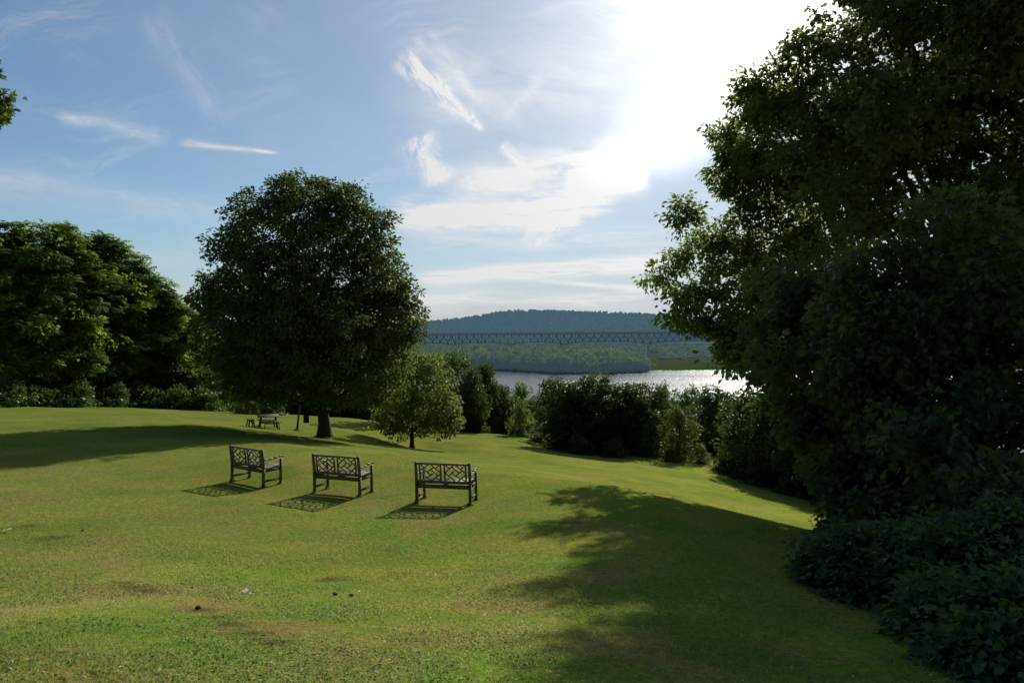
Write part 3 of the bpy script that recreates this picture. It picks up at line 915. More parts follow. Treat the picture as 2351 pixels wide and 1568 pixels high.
# overhanging branch at the upper left, its tree stands outside the picture
bx, by = -15.4, 17.0
bz = h1(bx, by)
spec = [(-30, 215, 17, .38), (10, 210, 17, .18), (-40, 255, 17, .38), (15, 247, 17, .2), (-30, 170, 17, .3), (-40, 290, 17, .3), (-110, 230, 17, .7), (-130, 330, 17, .8), (-140, 120, 17, .9), (-220, 220, 17.5, 1.3), (-200, 400, 17.5, 1.2)]
bl = []
for px, py, Y, r in spec:
    p = at(px, py, Y); bl.append((p[0] - bx, p[1] - by, p[2] - bz, r, r, r * .6))
build_tree('side_tree', 'tree mostly out of the photo, only a leafy branch tip against blue sky', 'tree', (bx, by, bz), np.random.default_rng(90), bl, 10.5, .25, M['mid'], M['bark'], LEAF_M,
           420, 14, .26, .15, seed=90, nl=11, nt=60, rl=.06, shell=.8)

# tall grass strip
rng = np.random.default_rng(95)
n = 5200
t = rng.random(n)
P0, P1 = np.array(ground(1186, 988)[:2]), np.array(ground(1275, 1012)[:2])
xy = P0 + (P1 - P0) * t[:, None] + rng.normal(size=(n, 2)) * np.array([.5, .45])
z = height(xy[:, 0], xy[:, 1])
hh = .35 + .55 * rng.random(n); th = rng.random(n) * 6.28; w = .03
b0 = np.stack([xy[:, 0], xy[:, 1], z - .02], 1)
sd = np.stack([np.cos(th) * w, np.sin(th) * w, 0 * th], 1)
lt = rng.random(n) * 6.28
tp = b0 + np.stack([np.cos(lt) * hh * .4, np.sin(lt) * hh * .4, hh], 1)
cc = np.array([.14, .16, .05]) * (.6 + .7 * rng.random(n))[:, None]
tg = mesh_obj('tall_grass', np.stack([b0 - sd, b0 + sd, tp], 1).reshape(-1, 3), [np.arange(3 * n).reshape(-1, 3)], M['blade'], cols=np.repeat(cc, 3, 0))
tag(tg, 'strip of pale unmown tall grass along the dark wood edge', 'tall grass', None, 'stuff')

# ------------------------------------------------------------------ benches
def make_bench(label):
    W, H, D, SH = 1.28, .92, .52, .43
    r = thing('garden_bench', label, 'bench', group='wooden lattice-back benches on the lawn')
    hx = W / 2 - .03
    rake = .05
    for s in (-1, 1):
        b = MB()
        b.prism((s * hx, 0, -.06), (s * hx, 0, SH), .062, .062, (0, 1, 0))
        b.prism((s * hx, 0, SH - .003), (s * hx, -rake, H), .06, .058, (0, 1, 0))
        b.build('leg', M['wood'], r)
        b = MB(); b.prism((s * hx, D, -.10), (s * hx, D, .62), .058, .058, (0, 1, 0)); b.build('leg', M['wood'], r)
        b = MB()
        pts = [(-.04, .655), (.12, .645), (.28, .655), (.42, .69), (.52, .695), (.57, .67)]
        for (a0, a1), (b0_, b1) in zip(pts[:-1], pts[1:]):
            b.prism((s * hx, a0, a1), (s * hx, b0_ + .006, b1), .064, .032, (0, 0, 1))
        b.build('armrest', M['wood_sunlit'], r)
        b = MB(); b.prism((s * hx, .03, .13), (s * hx, D - .03, .13), .028, .05); b.build('stretcher', M['wood'], r)
    b = MB()
    b.prism((-hx + .03, -.002, SH - .05), (hx - .03, -.002, SH - .05), .03, .085)
    b.prism((-hx + .03, D, SH - .05), (hx - .03, D, SH - .05), .03, .085)
    for s in (-1, 0, 1):
        b.prism((s * hx, .03, SH - .045), (s * hx, D - .03, SH - .045), .028, .075)
    b.build('seat_frame', M['wood'], r)
    b = MB()
    for k in range(6):
        y = .055 + k * .083
        b.prism((-W / 2 + .05, y, SH + .008 + .006 * abs(k - 2.2)), (W / 2 - .05, y, SH + .008 + .006 * abs(k - 2.2)), .066, .022)
    b.build('seat', M['wood_sunlit'], r)
    z0, z1 = SH + .06, H - .035
    yb = lambda z: -rake * (z - SH) / (H - SH)
    b = MB(); b.prism((-hx + .03, yb(z1), z1), (hx - .03, yb(z1), z1), .034, .045); b.build('top_rail', M['wood_sunlit'], r)
    b = MB(); b.prism((-hx + .03, yb(z0), z0), (hx - .03, yb(z0), z0), .032, .045); b.build('lower_rail', M['wood'], r)
    bars = [(0, .36, .42, 0), (.32, .49, .66, .17), (.80, .20, .97, .02), (.34, .82, .68, .53), (.55, 1, 1, .58), (.04, .97, .2, .8),
            (.03, .02, .2, .18), (.17, .26, .55, .66), (.02, .52, .53, 1), (.55, 0, 1, .44), (.55, .30, .90, .66), (.82, .78, .98, .97)]
    pz0, pz1 = z0 + .02, z1 - .02
    pw = pz1 - pz0
    for s in (-1, 1):
        b = MB()
        xa = -.525 if s < 0 else .045
        xb = xa + .48
        for x in (xa, xb):
            b.prism((x, yb(pz0), pz0), (x, yb(pz1), pz1), .036, .034, (0, 1, 0))
        for i, (u0, v0, u1, v1) in enumerate(bars):
            if s > 0:
                u0, v0, u1, v1 = 1 - v0, 1 - u0, 1 - v1, 1 - u1
            za, zb = pz1 - v0 * pw, pz1 - v1 * pw
            down = (u1 - u0) * (v1 - v0) > 0
            y = -.004 if down else .004
            b.prism((xa + .016 + u0 * (.48 - .032), yb(za) + y, za), (xa + .016 + u1 * (.48 - .032), yb(zb) + y, zb), .026 if not down else .028, .022, (0, 1, 0))
        b.build('lattice_panel', M['wood'], r)
    return r

bench = make_bench('wooden lattice-back bench closest to the picnic table and tall maple')
def seat_bench(o, pl, pr, Yl, yaw):
    """o placed with its rear posts midway between two measured feet"""
    g = ground(*pl); q_ = ground(*pr)
    x, y = (g[0] + q_[0]) / 2, (g[1] + q_[1]) / 2
    zs = [h1(x + dx * math.cos(yaw) + dy * math.sin(yaw), y - dx * math.sin(yaw) + dy * math.cos(yaw)) for dx in (-.61, .61) for dy in (0, .52)]
    o.location = (x, y, sum(zs) / 4 + .015)
    # settle on the slope
    sx = ((zs[2] + zs[3]) - (zs[0] + zs[1])) / 2 / 1.22
    sy = ((zs[1] + zs[3]) - (zs[0] + zs[2])) / 2 / .52
    o.rotation_euler = (math.atan(sy) * .6, -math.atan(sx) * .75, -yaw)
seat_bench(bench, (533, 1106), (604, 1117), 17, math.radians(32))
b2 = copy_thing(bench, 'wooden lattice-back bench between the two others', (0, 0, 0), group='wooden lattice-back benches on the lawn')
seat_bench(b2, (722, 1133), (826, 1139), 15.8, math.radians(19.5))
b3 = copy_thing(bench, 'wooden lattice-back bench next to the big tree shadow, back seen square on', (0, 0, 0), group='wooden lattice-back benches on the lawn')
seat_bench(b3, (957, 1158), (1079, 1158), 14.9, math.radians(11))

# ------------------------------------------------------------------ picnic table with loose benches
tx, ty = at(616, 983, 41)[0], 41.0
tz = h1(tx, ty)
TA = math.radians(23)
pt = thing('picnic_table', 'brown square wooden picnic table under the edge of the maple', 'picnic table', (tx, ty, tz), TA)
b = MB()
for k in range(8):
    y = -.56 + k * .16
    b.prism((-.62, y, .735), (.62, y, .735), .150, .04)
b.build('tabletop', M['table'], pt)
b = MB()
for s in (-1, 1):
    b.prism((s * .40, -.52, .685), (s * .40, .52, .685), .05, .07)
    b.prism((s * .45, -.42, .33), (s * .45, .42, .33), .045, .10)
b.prism((-.45, 0, .33), (.45, 0, .33), .05, .09)
b.build('brace', M['table'], pt)
for s in (-1, 1):
    for t in (-1, 1):
        b = MB(); b.prism((s * .40, t * .34, .70), (s * .52, t * .56, -.05), .07, .09, (0, 1, 0)); b.build('leg', M['table'], pt)

def make_pbench(label):
    r = thing('picnic_bench', label, 'bench', group='loose benches around the picnic table')
    b = MB()
    for y in (-.085, .085):
        b.prism((-.56, y, .43), (.56, y, .43), .155, .04)
    b.build('seat', M['table'], r)
    b = MB()
    for s in (-1, 1):
        b.prism((s * .38, -.14, .385), (s * .38, .14, .385), .045, .05)
    b.prism((-.38, 0, .33), (.38, 0, .33), .035, .05)
    b.build('brace', M['table'], r)
    for s in (-1, 1):
        for t in (-1, 1):
            b = MB(); b.prism((s * .38, t * .10, .40), (s * .42, t * .19, -.06), .045, .07, (0, 1, 0)); b.build('leg', M['table'], r)
    return r
def ploc(dx, dy):
    x, y = tx + dx * math.cos(TA) - dy * math.sin(TA), ty + dx * math.sin(TA) + dy * math.cos(TA)
    return (x, y, h1(x, y))
pb1 = make_pbench('sunlit picnic bench on the side of the table facing the maple')
pb1.location, pb1.rotation_euler = ploc(.15, -1.0), (0, 0, TA - .05)
copy_thing(pb1, 'shaded picnic bench at the end of the table by the bushes', ploc(-1.0, -.1), TA + math.pi / 2 + .1, group='loose benches around the picnic table')
copy_thing(pb1, 'picnic bench mostly hidden behind the table', ploc(0, 1.0), TA + .04, group='loose benches around the picnic table')

# leaning post and hanging board by the maple trunk
px_ = ground(682, 988)
b = MB()
Pp = np.array([px_[0], px_[1], px_[2]])
b.tube([Pp + [-.0, 0, -.2], Pp, Pp + [.05, 0, .4], Pp + [.11, 0, .9], Pp + [.18, 0, 1.55]], [.11, .085, .06, .055, .05], 8)
for k in range(5):
    a = k * 1.3
    b.tube([Pp + [0, 0, .06], Pp + [math.cos(a) * .16, math.sin(a) * .16, -.02], Pp + [math.cos(a) * .3, math.sin(a) * .3, -.08]], [.05, .035, .02], 5)
lp = b.build('leaning_post', M['post'], None, smooth=True)
tag(lp, 'thin dark leaning post between the picnic table and the maple trunk', 'post')
hb = at(703, 958, 36.2)
root = thing('hanging_board', 'brown wooden board hanging from the maple beside its trunk', 'board', tuple(hb), .1)
b = MB()
b.prism((-.0, 0, -.30), (.0, 0, .32), .29, .03, (0, 1, 0)); b.build('board', M['post'], root)
b = MB()
for s in (-1, 1):
    b.tube([(s * .1, 0, .31), (s * .09, 0, .9), (s * .07, 0, 1.7)], [.008, .008, .008], 5)
b.build('rope', M['rope'], root)

rng = np.random.default_rng(77)
def tuft_mesh(spots):
    Vs, Cs = [], []
    for x, y, rad, n, hh in spots:
        a = rng.random(n) * 6.283; r = rad * (.6 + .6 * rng.random(n))
        X, Y = x + np.cos(a) * r, y + np.sin(a) * r
        Z = height(X, Y)
        h = hh * (.5 + .8 * rng.random(n)); w = .004 + .0006 * y; th = rng.random(n) * 6.283; lt = rng.random(n) * 6.283
        b0 = np.stack([X, Y, Z - .005], 1)
        sd_ = np.stack([np.cos(th) * w, np.sin(th) * w, 0 * th], 1)
        tp_ = b0 + np.stack([np.cos(lt) * h * .5, np.sin(lt) * h * .5, h], 1)
        Vs.append(np.stack([b0 - sd_, b0 + sd_, tp_], 1).reshape(-1, 3))
        Cs.append(np.repeat(np.array([.15, .20, .05]) * (.7 + .6 * rng.random(n))[:, None], 3, 0))
    return np.concatenate(Vs), np.concatenate(Cs)
bpy.context.view_layer.update()
sp_ = []
for o in (bench, b2, b3):
    for sx_ in (-.61, .61):
        for yy_ in (0, .52):
            p = o.matrix_world @ __import__('mathutils').Vector((sx_, yy_, 0))
            sp_.append((p.x, p.y, .055, 34, .075))
for dx in (-.52, .52):
    for dy in (-.56, .56):
        q_ = ploc(dx, dy); sp_.append((q_[0], q_[1], .08, 24, .10))
sp_.append((mx_, my_, .62, 260, .12)); sp_.append((px_[0], px_[1], .14, 60, .12))
TVv, TCc = tuft_mesh(sp_)
o = mesh_obj('grass_tufts', TVv, [np.arange(len(TVv)).reshape(-1, 3)], M['blade'], cols=TCc)
tag(o, 'longer untrimmed grass around bench legs, table legs and trunk', 'grass', None, 'stuff')

# ------------------------------------------------------------------ small litter on the near grass
M['scrap'] = rough_mat('dry_pale_leaf', (.35, .25, .16), (.75, .66, .52), (30, 30, 30), .8, .2)
M['clod'] = rough_mat('earth_clod', (.015, .011, .008), (.05, .038, .03), (30, 30, 30), .95, .8)
M['clover'] = rough_mat('clover_white', (.55, .52, .46), (.8, .78, .72), (60, 60, 60), .8, 0)
def scrap(px, py, s, label, seed):
    rng = np.random.default_rng(seed)
    x, y, z = ground(px, py)
    n = 9
    a = np.arange(n) / n * 6.283
    rr = s * (.6 + .5 * rng.random(n))
    V = np.concatenate([[[0, 0, .35 * s]], np.stack([np.cos(a) * rr * 1.5, np.sin(a) * rr, s * (.2 + .7 * rng.random(n))], 1)])
    F = np.array([[0, i + 1, (i + 1) % n + 1] for i in range(n)])
    o = mesh_obj('fallen_leaf', V, [F], M['scrap'], loc=(x, y, z + .018))
    o.rotation_euler = (.1, -.1, rng.random() * 6)
    tag(o, label, 'leaf', 'pale dry leaves lying on the near lawn')
scrap(563, 1362, .035, 'pale curled dry leaf lying on the grass below the middle bench', 1)
scrap(578, 1368, .03, 'smaller tan dry leaf touching the pale curled one', 2)
scrap(18, 1222, .055, 'pale dry leaf lying by the thin dirt rut', 3)
scrap(600, 1350, .016, 'tiny dry leaf just above the pale curled pair', 4)
def clod(px, py, s, label, seed):
    rng = np.random.default_rng(seed)
    x, y, z = ground(px, py)
    import bmesh
    bm = bmesh.new(); bmesh.ops.create_icosphere(bm, subdivisions=2, radius=s)
    for v in bm.verts:
        v.co *= .75 + .5 * rng.random(); v.co.z *= .55
    me = bpy.data.meshes.new('earth_clod'); bm.to_mesh(me); bm.free(); me.materials.append(M['clod'])
    o = bpy.data.objects.new('earth_clod', me); COL.objects.link(o); o.location = (x, y, z + .02)
    tag(o, label, 'clod', 'dark earth clods on the near lawn')
clod(769, 1367, .028, 'dark earth clod, the one nearer the middle of the lawn patch', 1)
clod(806, 1371, .026, 'dark earth clod lying toward the big tree shadow', 2)
clod(455, 1400, .028, 'dark lump of earth in the bare rut', 3)
clod(190, 1220, .022, 'dark lump of earth above the end of the thin rut', 4)
rng = np.random.default_rng(12)
V, F = [], []
k = 0
for i in range(260):
    y = 3.2 + 10 * rng.random() ** 1.3; x = (rng.random() * 2 - 1) * .78 * y
    z = h1(x, y) + .035 + .02 * rng.random()
    r = .006 + .006 * rng.random()
    O = np.array([[1, 0, 0], [-1, 0, 0], [0, 1, 0], [0, -1, 0], [0, 0, 1], [0, 0, -1]]) * r + [x, y, z]
    V.append(O); F.append(np.array([[0, 2, 4], [2, 1, 4], [1, 3, 4], [3, 0, 4], [2, 0, 5], [1, 2, 5], [3, 1, 5], [0, 3, 5]]) + k); k += 6
o = mesh_obj('clover_flowers', np.concatenate(V), [np.concatenate(F)], M['clover'])
tag(o, 'scattered tiny white clover heads in the near grass', 'clover', None, 'stuff')

# ------------------------------------------------------------------ river, far shore, hills
m, nt, N, L = new_mat('river_water')
tc = N.new('ShaderNodeTexCoord'); mpn = N.new('ShaderNodeMapping'); mpn.inputs['Scale'].default_value = (.16, .075, 1)
L.new(tc.outputs['Object'], mpn.inputs[0])
n1 = N.new('ShaderNodeTexNoise'); n1.inputs['Scale'].default_value = 1.; n1.inputs['Detail'].default_value = 6; n1.inputs['Roughness'].default_value = .6
L.new(mpn.outputs[0], n1.inputs['Vector'])
mp2 = N.new('ShaderNodeMapping'); mp2.inputs['Scale'].default_value = (.004, .02, 1); L.new(tc.outputs['Object'], mp2.inputs[0])
n2 = N.new('ShaderNodeTexNoise'); n2.inputs['Scale'].default_value = 1.; n2.inputs['Detail'].default_value = 4
L.new(mp2.outputs[0], n2.inputs['Vector'])
bp = N.new('ShaderNodeBump'); bp.inputs['Distance'].default_value = 3.6
mr = N.new('ShaderNodeMapRange'); mr.inputs[1].default_value = .35; mr.inputs[2].default_value = .65; mr.inputs[3].default_value = .16; mr.inputs[4].default_value = .6
L.new(n2.outputs['Fac'], mr.inputs[0]); L.new(mr.outputs[0], bp.inputs['Strength'])
L.new(n1.outputs['Fac'], bp.inputs['Height'])
pb = N.new('ShaderNodeBsdfPrincipled')
pb.inputs['Base Color'].default_value = (.05, .07, .09, 1); pb.inputs['Roughness'].default_value = .20; pb.inputs['IOR'].default_value = 1.33
L.new(bp.outputs[0], pb.inputs['Normal'])
out = N.new('ShaderNodeOutputMaterial'); L.new(pb.outputs[0], out.inputs[0])
M['water'] = m
w = mesh_obj('river_water', [(-2500, 120, 0), (2500, 120, 0), (2500, 2600, 0), (-2500, 2600, 0)], [np.array([[0, 1, 2, 3]])], M['water'])
tag(w, 'wide grey-blue river glinting below the hills', None, None, 'structure')

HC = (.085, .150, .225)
M['shore'] = rough_mat('far_shore_ground', (.05, .07, .03), (.09, .11, .045), (.02, .02, .02), .95, 0, spec=0., glow=.14, glow_col=HC)
M['reed'] = rough_mat('marsh_reed', (.10, .17, .05), (.20, .24, .08), (.03, .03, .03), .95, 0, spec=0., glow=.4, glow_col=(.075, .145, .05))  # green glow mixed in to lift the reeds, dark against the sun
M['red_reed'] = rough_mat('dry_marsh_reed', (.16, .14, .08), (.24, .21, .12), (.05, .05, .05), .95, 0, spec=0., glow=.5, glow_col=(.085, .105, .06))  # glow in its own tone brightens these reeds too

def wy(py):
    return -EYE / ray(1175, py)[1]
def shore_pt(px, py):
    Y = wy(py); return (ray(px, py)[0] * Y, Y)
front = [(-2400, 1150), (-900, 1090)] + [shore_pt(*p) for p in [(700, 846), (1060, 847), (1130, 848.5), (1160, 850), (1240, 854), (1320, 857), (1400, 857), (1470, 854), (1494, 851), (1497, 849.5), (1560, 850), (1640, 849), (1760, 848), (2000, 848)]] + [(1300, 1010), (2400, 1000)]
front = np.array(front)
nb_ = 40
SV, SF = [], []
for i, (x, y) in enumerate(front):
    for k in range(nb_):
        f = (k / (nb_ - 1)) ** 1.6
        yy = y + (2700 - y) * f
        zz = -.6 + 2.4 * sstep(0, .01, f) + 14 * sstep(.04, .5, f)
        SV.append((x * (1 + .6 * f), yy, zz))
SV = np.array(SV)
ii = np.arange(len(front) * nb_).reshape(len(front), nb_)
SF = np.stack([ii[:-1, :-1], ii[1:, :-1], ii[1:, 1:], ii[:-1, 1:]], -1).reshape(-1, 4)
o = mesh_obj('far_shore', SV, [SF], M['shore'], smooth=True)
tag(o, 'low green far bank of the river', None, None, 'structure')

def shore_y(x):
    return np.interp(x, front[:, 0], front[:, 1])

# reeds on the marsh
rng = np.random.default_rng(140)
def reeds(name, label, x0, x1, d0, d1, n, hgt_, mat, z=1.4):
    x = x0 + (x1 - x0) * rng.random(n)
    y = shore_y(x) + d0 + (d1 - d0) * rng.random(n)
    hh = hgt_ * (.5 + .9 * rng.random(n)) * (.6 + .8 * fbm(x * .05, y * .02, 2, 8))
    th = rng.normal(size=n) * .7
    w_ = 1.4
    b0 = np.stack([x, y, np.full(n, z - .8)], 1); sd = np.stack([np.cos(th) * w_, np.sin(th) * w_, 0 * th], 1)
    tp = b0 + np.stack([rng.normal(size=n) * .7, rng.normal(size=n) * .7, hh + .8], 1)
    o = mesh_obj(name, np.stack([b0 - sd, b0 + sd, tp], 1).reshape(-1, 3), [np.arange(3 * n).reshape(-1, 3)], mat)
    tag(o, label, 'reeds', None, 'stuff')
xa, xb = shore_pt(1497, 849.5)[0], shore_pt(1900, 848)[0]
reeds('marsh_reeds', 'green reed bed on the low far bank beside the wooded point', xa, xb, 2, 90, 9000, 2.2, M['reed'])
reeds('dry_reeds', 'reddish brown strip of dry reeds behind the green reed bed', xa + 5, xa + 95, 70, 130, 3000, 5.5, M['red_reed'], 2.5)

# far woods: leaf-clump trees in one mass each
def wood(name, label, spots, mat, ntri=150, tri=1.7, seed=1):
    rng = np.random.default_rng(seed)
    allp, alln = [], []
    for x, y, z, H, Wd in spots:
        nb = 3
        for k in range(nb):
            cx, cy = x + rng.normal() * Wd * .18, y + rng.normal() * Wd * .18
            cz = z + H * (.42 + .2 * k * .7)
            r = Wd * .5 * (.95 - .18 * k)
            d = unit(rng.normal(size=(ntri // nb, 3)))
            rr = .82 + .25 * rng.random((ntri // nb, 1))
            allp.append(np.array([cx, cy, cz]) + d * rr * np.array([r, r, H * (.42 - .06 * k)]))
            alln.append(d)
    P, D = np.concatenate(allp), np.concatenate(alln)
    nr = D * .8 + rng.normal(size=P.shape) * .45 + np.array([0, 0, .25])
    ax = rng.normal(size=P.shape)
    V, F = scatter((np.array([[-.6, -.4, 0], [.6, -.4, 0], [0, .8, 0.]]), np.array([[0, 1, 2]])), P, ax, nr, tri * (.6 + .8 * rng.random(len(P))))
    o = mesh_obj(name, V, [F], mat)
    tag(o, label, 'wood', None, 'stuff')

M['isle'] = leaf_mat('island_leaf', (.05, .08, .02), (.13, .17, .04), (.22, .26, .08), trans=.45, tcol=(1.3, 1.4, .8), gloss=0., rough=1., glow=.24, glow_col=(.12, .20, .28))
M['bank'] = leaf_mat('bank_leaf', (.03, .055, .018), (.08, .11, .03), (.16, .19, .06), trans=.45, tcol=(1.5, 1.6, .8), gloss=0., rough=1., glow=.32, glow_col=(.115, .205, .30))
M['ridge'] = leaf_mat('ridge_leaf', (.03, .05, .02), (.07, .10, .03), (.15, .18, .06), trans=.4, tcol=(1.4, 1.5, .8), gloss=0., rough=1., glow=.5, glow_col=(.10, .185, .25))
M['hill'] = leaf_mat('hill_leaf', (.010, .022, .010), (.06, .095, .03), (.17, .22, .07), trans=.4, tcol=(1.4, 1.5, .8), gloss=0., rough=1., glow=.64, glow_col=(.080, .158, .225))
M['mid_ridge'] = rough_mat('ridge_ground', (.016, .030, .014), (.04, .065, .026), (.03, .03, .03), 1., 0, glow=.6, glow_col=(.10, .175, .265), spec=0.)
M['far_hill'] = rough_mat('hill_ground', (.014, .028, .014), (.038, .06, .026), (.02, .02, .02), 1., 0, glow=.68, glow_col=(.080, .158, .225), spec=0.)
rng = np.random.default_rng(150)
xi0, xi1 = shore_pt(900, 847)[0], shore_pt(1492, 851)[0]
spots = []
for i in range(300):
    x = xi0 + (xi1 - xi0) * rng.random()
    edge = min((x - xi0) / 80, (xi1 - x) / 25, 1)
    dd = 4 + 170 * rng.random() ** 1.4
    y = shore_y(x) + dd
    spots.append((x * (1 + dd / 3000), y, 1 + 6 * min(1, dd / 70), (14 + 11 * rng.random()) * (.55 + .45 * edge), 15 + 9 * rng.random()))
for i in range(60):
    x = xi0 + (xi1 - 3 - xi0) * (i + rng.random()) / 60
    spots.append((x, shore_y(x) + 7, .2, 8 + 9 * rng.random(), 11 + 7 * rng.random()))
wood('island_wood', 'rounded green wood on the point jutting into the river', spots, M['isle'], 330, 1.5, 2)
spots = []
for i in range(520):
    px = 350 + 1750 * rng.random()
    Y = 1235 + 380 * rng.random()
    p = at(px, 800, Y)
    spots.append((p[0], Y, 3 + 10 * sstep(1150, 1600, Y), 11 + 9 * rng.random(), 12 + 7 * rng.random()))
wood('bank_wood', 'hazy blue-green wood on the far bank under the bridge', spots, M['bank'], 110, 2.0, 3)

def ridge(name, label, prof, Y0, Y1, foot, mat, n, H, tri, ntri, seed):
    """a hill: smooth sheet + a mass of tree clumps standing on it"""
    prof = np.array([(at(px, py, Y1)[0], at(px, py, Y1)[2]) for px, py in prof])
    xs = np.linspace(prof[0, 0], prof[-1, 0], 260)
    top = np.interp(xs, prof[:, 0], prof[:, 1]) - H * .7
    nv = 26
    V = []
    for k in range(nv):
        f = k / (nv - 1)
        yy = Y0 + (Y1 - Y0) * f
        V.append(np.stack([xs * (.75 + .25 * f) if True else xs, np.full(len(xs), yy), foot + (top - foot) * (f ** .85) + (6 + (150 if Y1 > 3000 else 30) * f * (1 - f)) * (fbm(xs * .0035, xs * 0 + yy * .0035, 3, seed) - .5)], 1))
    V.append(np.stack([xs, np.full(len(xs), Y1 + 900), np.full(len(xs), foot)], 1))
    V = np.array(V)
    ii = np.arange(V.shape[0] * V.shape[1]).reshape(V.shape[0], V.shape[1])
    F = np.stack([ii[:-1, :-1], ii[:-1, 1:], ii[1:, 1:], ii[1:, :-1]], -1).reshape(-1, 4)
    o = mesh_obj(name, V.reshape(-1, 3), [F], M[name], smooth=True)
    tag(o, label, None, None, 'structure')
    rng = np.random.default_rng(seed)
    f = np.concatenate([rng.random(int(n * .8)) ** .8, .93 + .07 * rng.random(n - int(n * .8))])
    iu = rng.random(n) * (len(xs) - 1.001)
    kf = f * (nv - 1.001)
    a, b_ = kf.astype(int), iu.astype(int)
    P = V[a, b_] * (1 - (kf - a))[:, None] + V[a + 1, b_] * (kf - a)[:, None]
    P = P + (V[a, b_ + 1] - V[a, b_]) * (iu - b_)[:, None]
    keepm = fbm(P[:, 0] * .004, P[:, 1] * .004, 3, seed + 9) > .28
    P = P[keepm]
    return [(q_[0], q_[1], q_[2] - H * .2, H * (.7 + .6 * rng.random()), H * (.8 + .6 * rng.random())) for q_ in P]

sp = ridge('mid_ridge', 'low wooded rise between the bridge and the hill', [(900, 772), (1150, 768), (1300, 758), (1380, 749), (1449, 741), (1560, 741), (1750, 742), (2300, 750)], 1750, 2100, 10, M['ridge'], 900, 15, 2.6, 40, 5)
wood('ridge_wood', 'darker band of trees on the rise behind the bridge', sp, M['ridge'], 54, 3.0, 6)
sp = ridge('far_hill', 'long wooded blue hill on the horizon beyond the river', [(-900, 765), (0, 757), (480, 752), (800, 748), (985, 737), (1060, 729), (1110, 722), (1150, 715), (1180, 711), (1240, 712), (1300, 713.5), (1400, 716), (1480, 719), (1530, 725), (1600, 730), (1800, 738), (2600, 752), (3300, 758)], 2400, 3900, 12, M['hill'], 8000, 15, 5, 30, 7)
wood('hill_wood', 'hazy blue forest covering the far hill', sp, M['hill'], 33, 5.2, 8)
M['field'] = rough_mat('far_field', (.10, .13, .05), (.15, .18, .07), (.01, .01, .01), .95, 0, spec=0., glow=.45, glow_col=HC)
M['plain'] = rough_mat('far_plain', (.02, .035, .016), (.04, .06, .028), (.002, .002, .002), .95, 0, spec=0., glow=.6, glow_col=(.09, .15, .23))
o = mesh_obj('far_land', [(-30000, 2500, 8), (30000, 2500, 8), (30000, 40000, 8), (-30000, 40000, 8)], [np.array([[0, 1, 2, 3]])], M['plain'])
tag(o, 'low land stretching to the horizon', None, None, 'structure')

# ------------------------------------------------------------------ bridge
M['steel'] = rough_mat('bridge_steel', (.02, .024, .028), (.035, .04, .046), (.1, .1, .1), .8, 0, glow=.30, glow_col=(.08, .125, .19), spec=.1)
M['conc'] = rough_mat('bridge_pier_concrete', (.05, .055, .06), (.08, .085, .09), (.1, .1, .1), .9, 0, glow=.45, glow_col=(.09, .15, .21), spec=.1)
M['asph'] = rough_mat('bridge_deck', (.03, .035, .04), (.05, .055, .06), (.1, .1, .1), .85, 0, glow=.4, glow_col=(.105, .145, .21), spec=.1)
BY = 1200.
br = thing('truss_bridge', 'long steel deck-truss bridge crossing the river in front of the hill', 'bridge', (at(1175, 766, BY)[0], BY, 0))
ox = at(1175, 766, BY)[0]
def bx_(px): return (px - 1175.5) / FPX * BY / math.cos(PITCH) - ox
def deckz(x):
    px = np.interp(x, [bx_(300), bx_(985), bx_(1600), bx_(1800), bx_(2300)], [770, 766.5, 761.5, 761, 764])
    return EYE + ray(1175, float(px))[1] * BY
XL, XR = bx_(330), bx_(2150)
piers = [bx_(p) for p in (380, 513, 646, 778, 910, 1042, 1174, 1287, 1489, 1690, 1800, 1930, 2060)]
xs = np.arange(XL, XR, 6.6)
b = MB()
for x0, x1 in zip(xs[:-1], xs[1:]):
    b.prism((x0, 0, deckz(x0) - 1.8), (x1 + .02, 0, deckz(x1) - 1.8), 12, 3.6)
b.build('deck', M['asph'], br)
for s in (-6, 6):
    b = MB()
    for x0, x1 in zip(xs[:-1], xs[1:]):
        b.prism((x0, s, deckz(x0) + 1.0), (x1 + .02, s, deckz(x1) + 1.0), .3, .45)
        b.prism((x0, s, deckz(x0) - .3), (x0, s, deckz(x0) + 1.1), .25, .25)
    b.build('railing', M['steel'], br)
def depth(x):
    j = np.searchsorted(piers, x)
    if j == 0 or j >= len(piers): return 13.
    a, c = piers[j - 1], piers[j]
    t = (x - a) / (c - a)
    long_ = (c - a) > 120
    e = min(t, 1 - t)
    hau = max(0, 1 - e / .28)
    return 14 + (5.0 if long_ else 4.0) * hau ** 1.6
for s in (-5, 5):
    b = MB()
    lastp = None
    for i, x in enumerate(xs):
        zt = deckz(x) - 2.8; zb = deckz(x) - 2.0 - depth(x)
        b.prism((x, s, zt), (x, s, zb), .55, .55)
        if lastp:
            x0, zt0, zb0 = lastp
            b.prism((x0, s, zb0), (x, s, zb), .9, 1.0)
            b.prism((x0, s, zt0), (x, s, zt), .7, .8)
            if i % 2: b.prism((x0, s, zt0), (x, s, zb), .8, .8)
            else: b.prism((x0, s, zb0), (x, s, zt), .8, .8)
        lastp = (x, zt, zb)
    b.build('truss', M['steel'], br)
for x in piers:
    b = MB()
    zt = deckz(x) - 3 - depth(x)
    for s in (-5.5, 5.5):
        b.prism((x, s, -2), (x, s, zt), 2.2, 2.0, (0, 1, 0))
    b.prism((x, -5.5, zt - 1.4), (x, 5.5, zt - 1.4), 2.6, 2.2)
    b.prism((x, -5.5, zt * .45), (x, 5.5, zt * .45), 2.2, 2)
    b.build('pier', M['conc'], br)

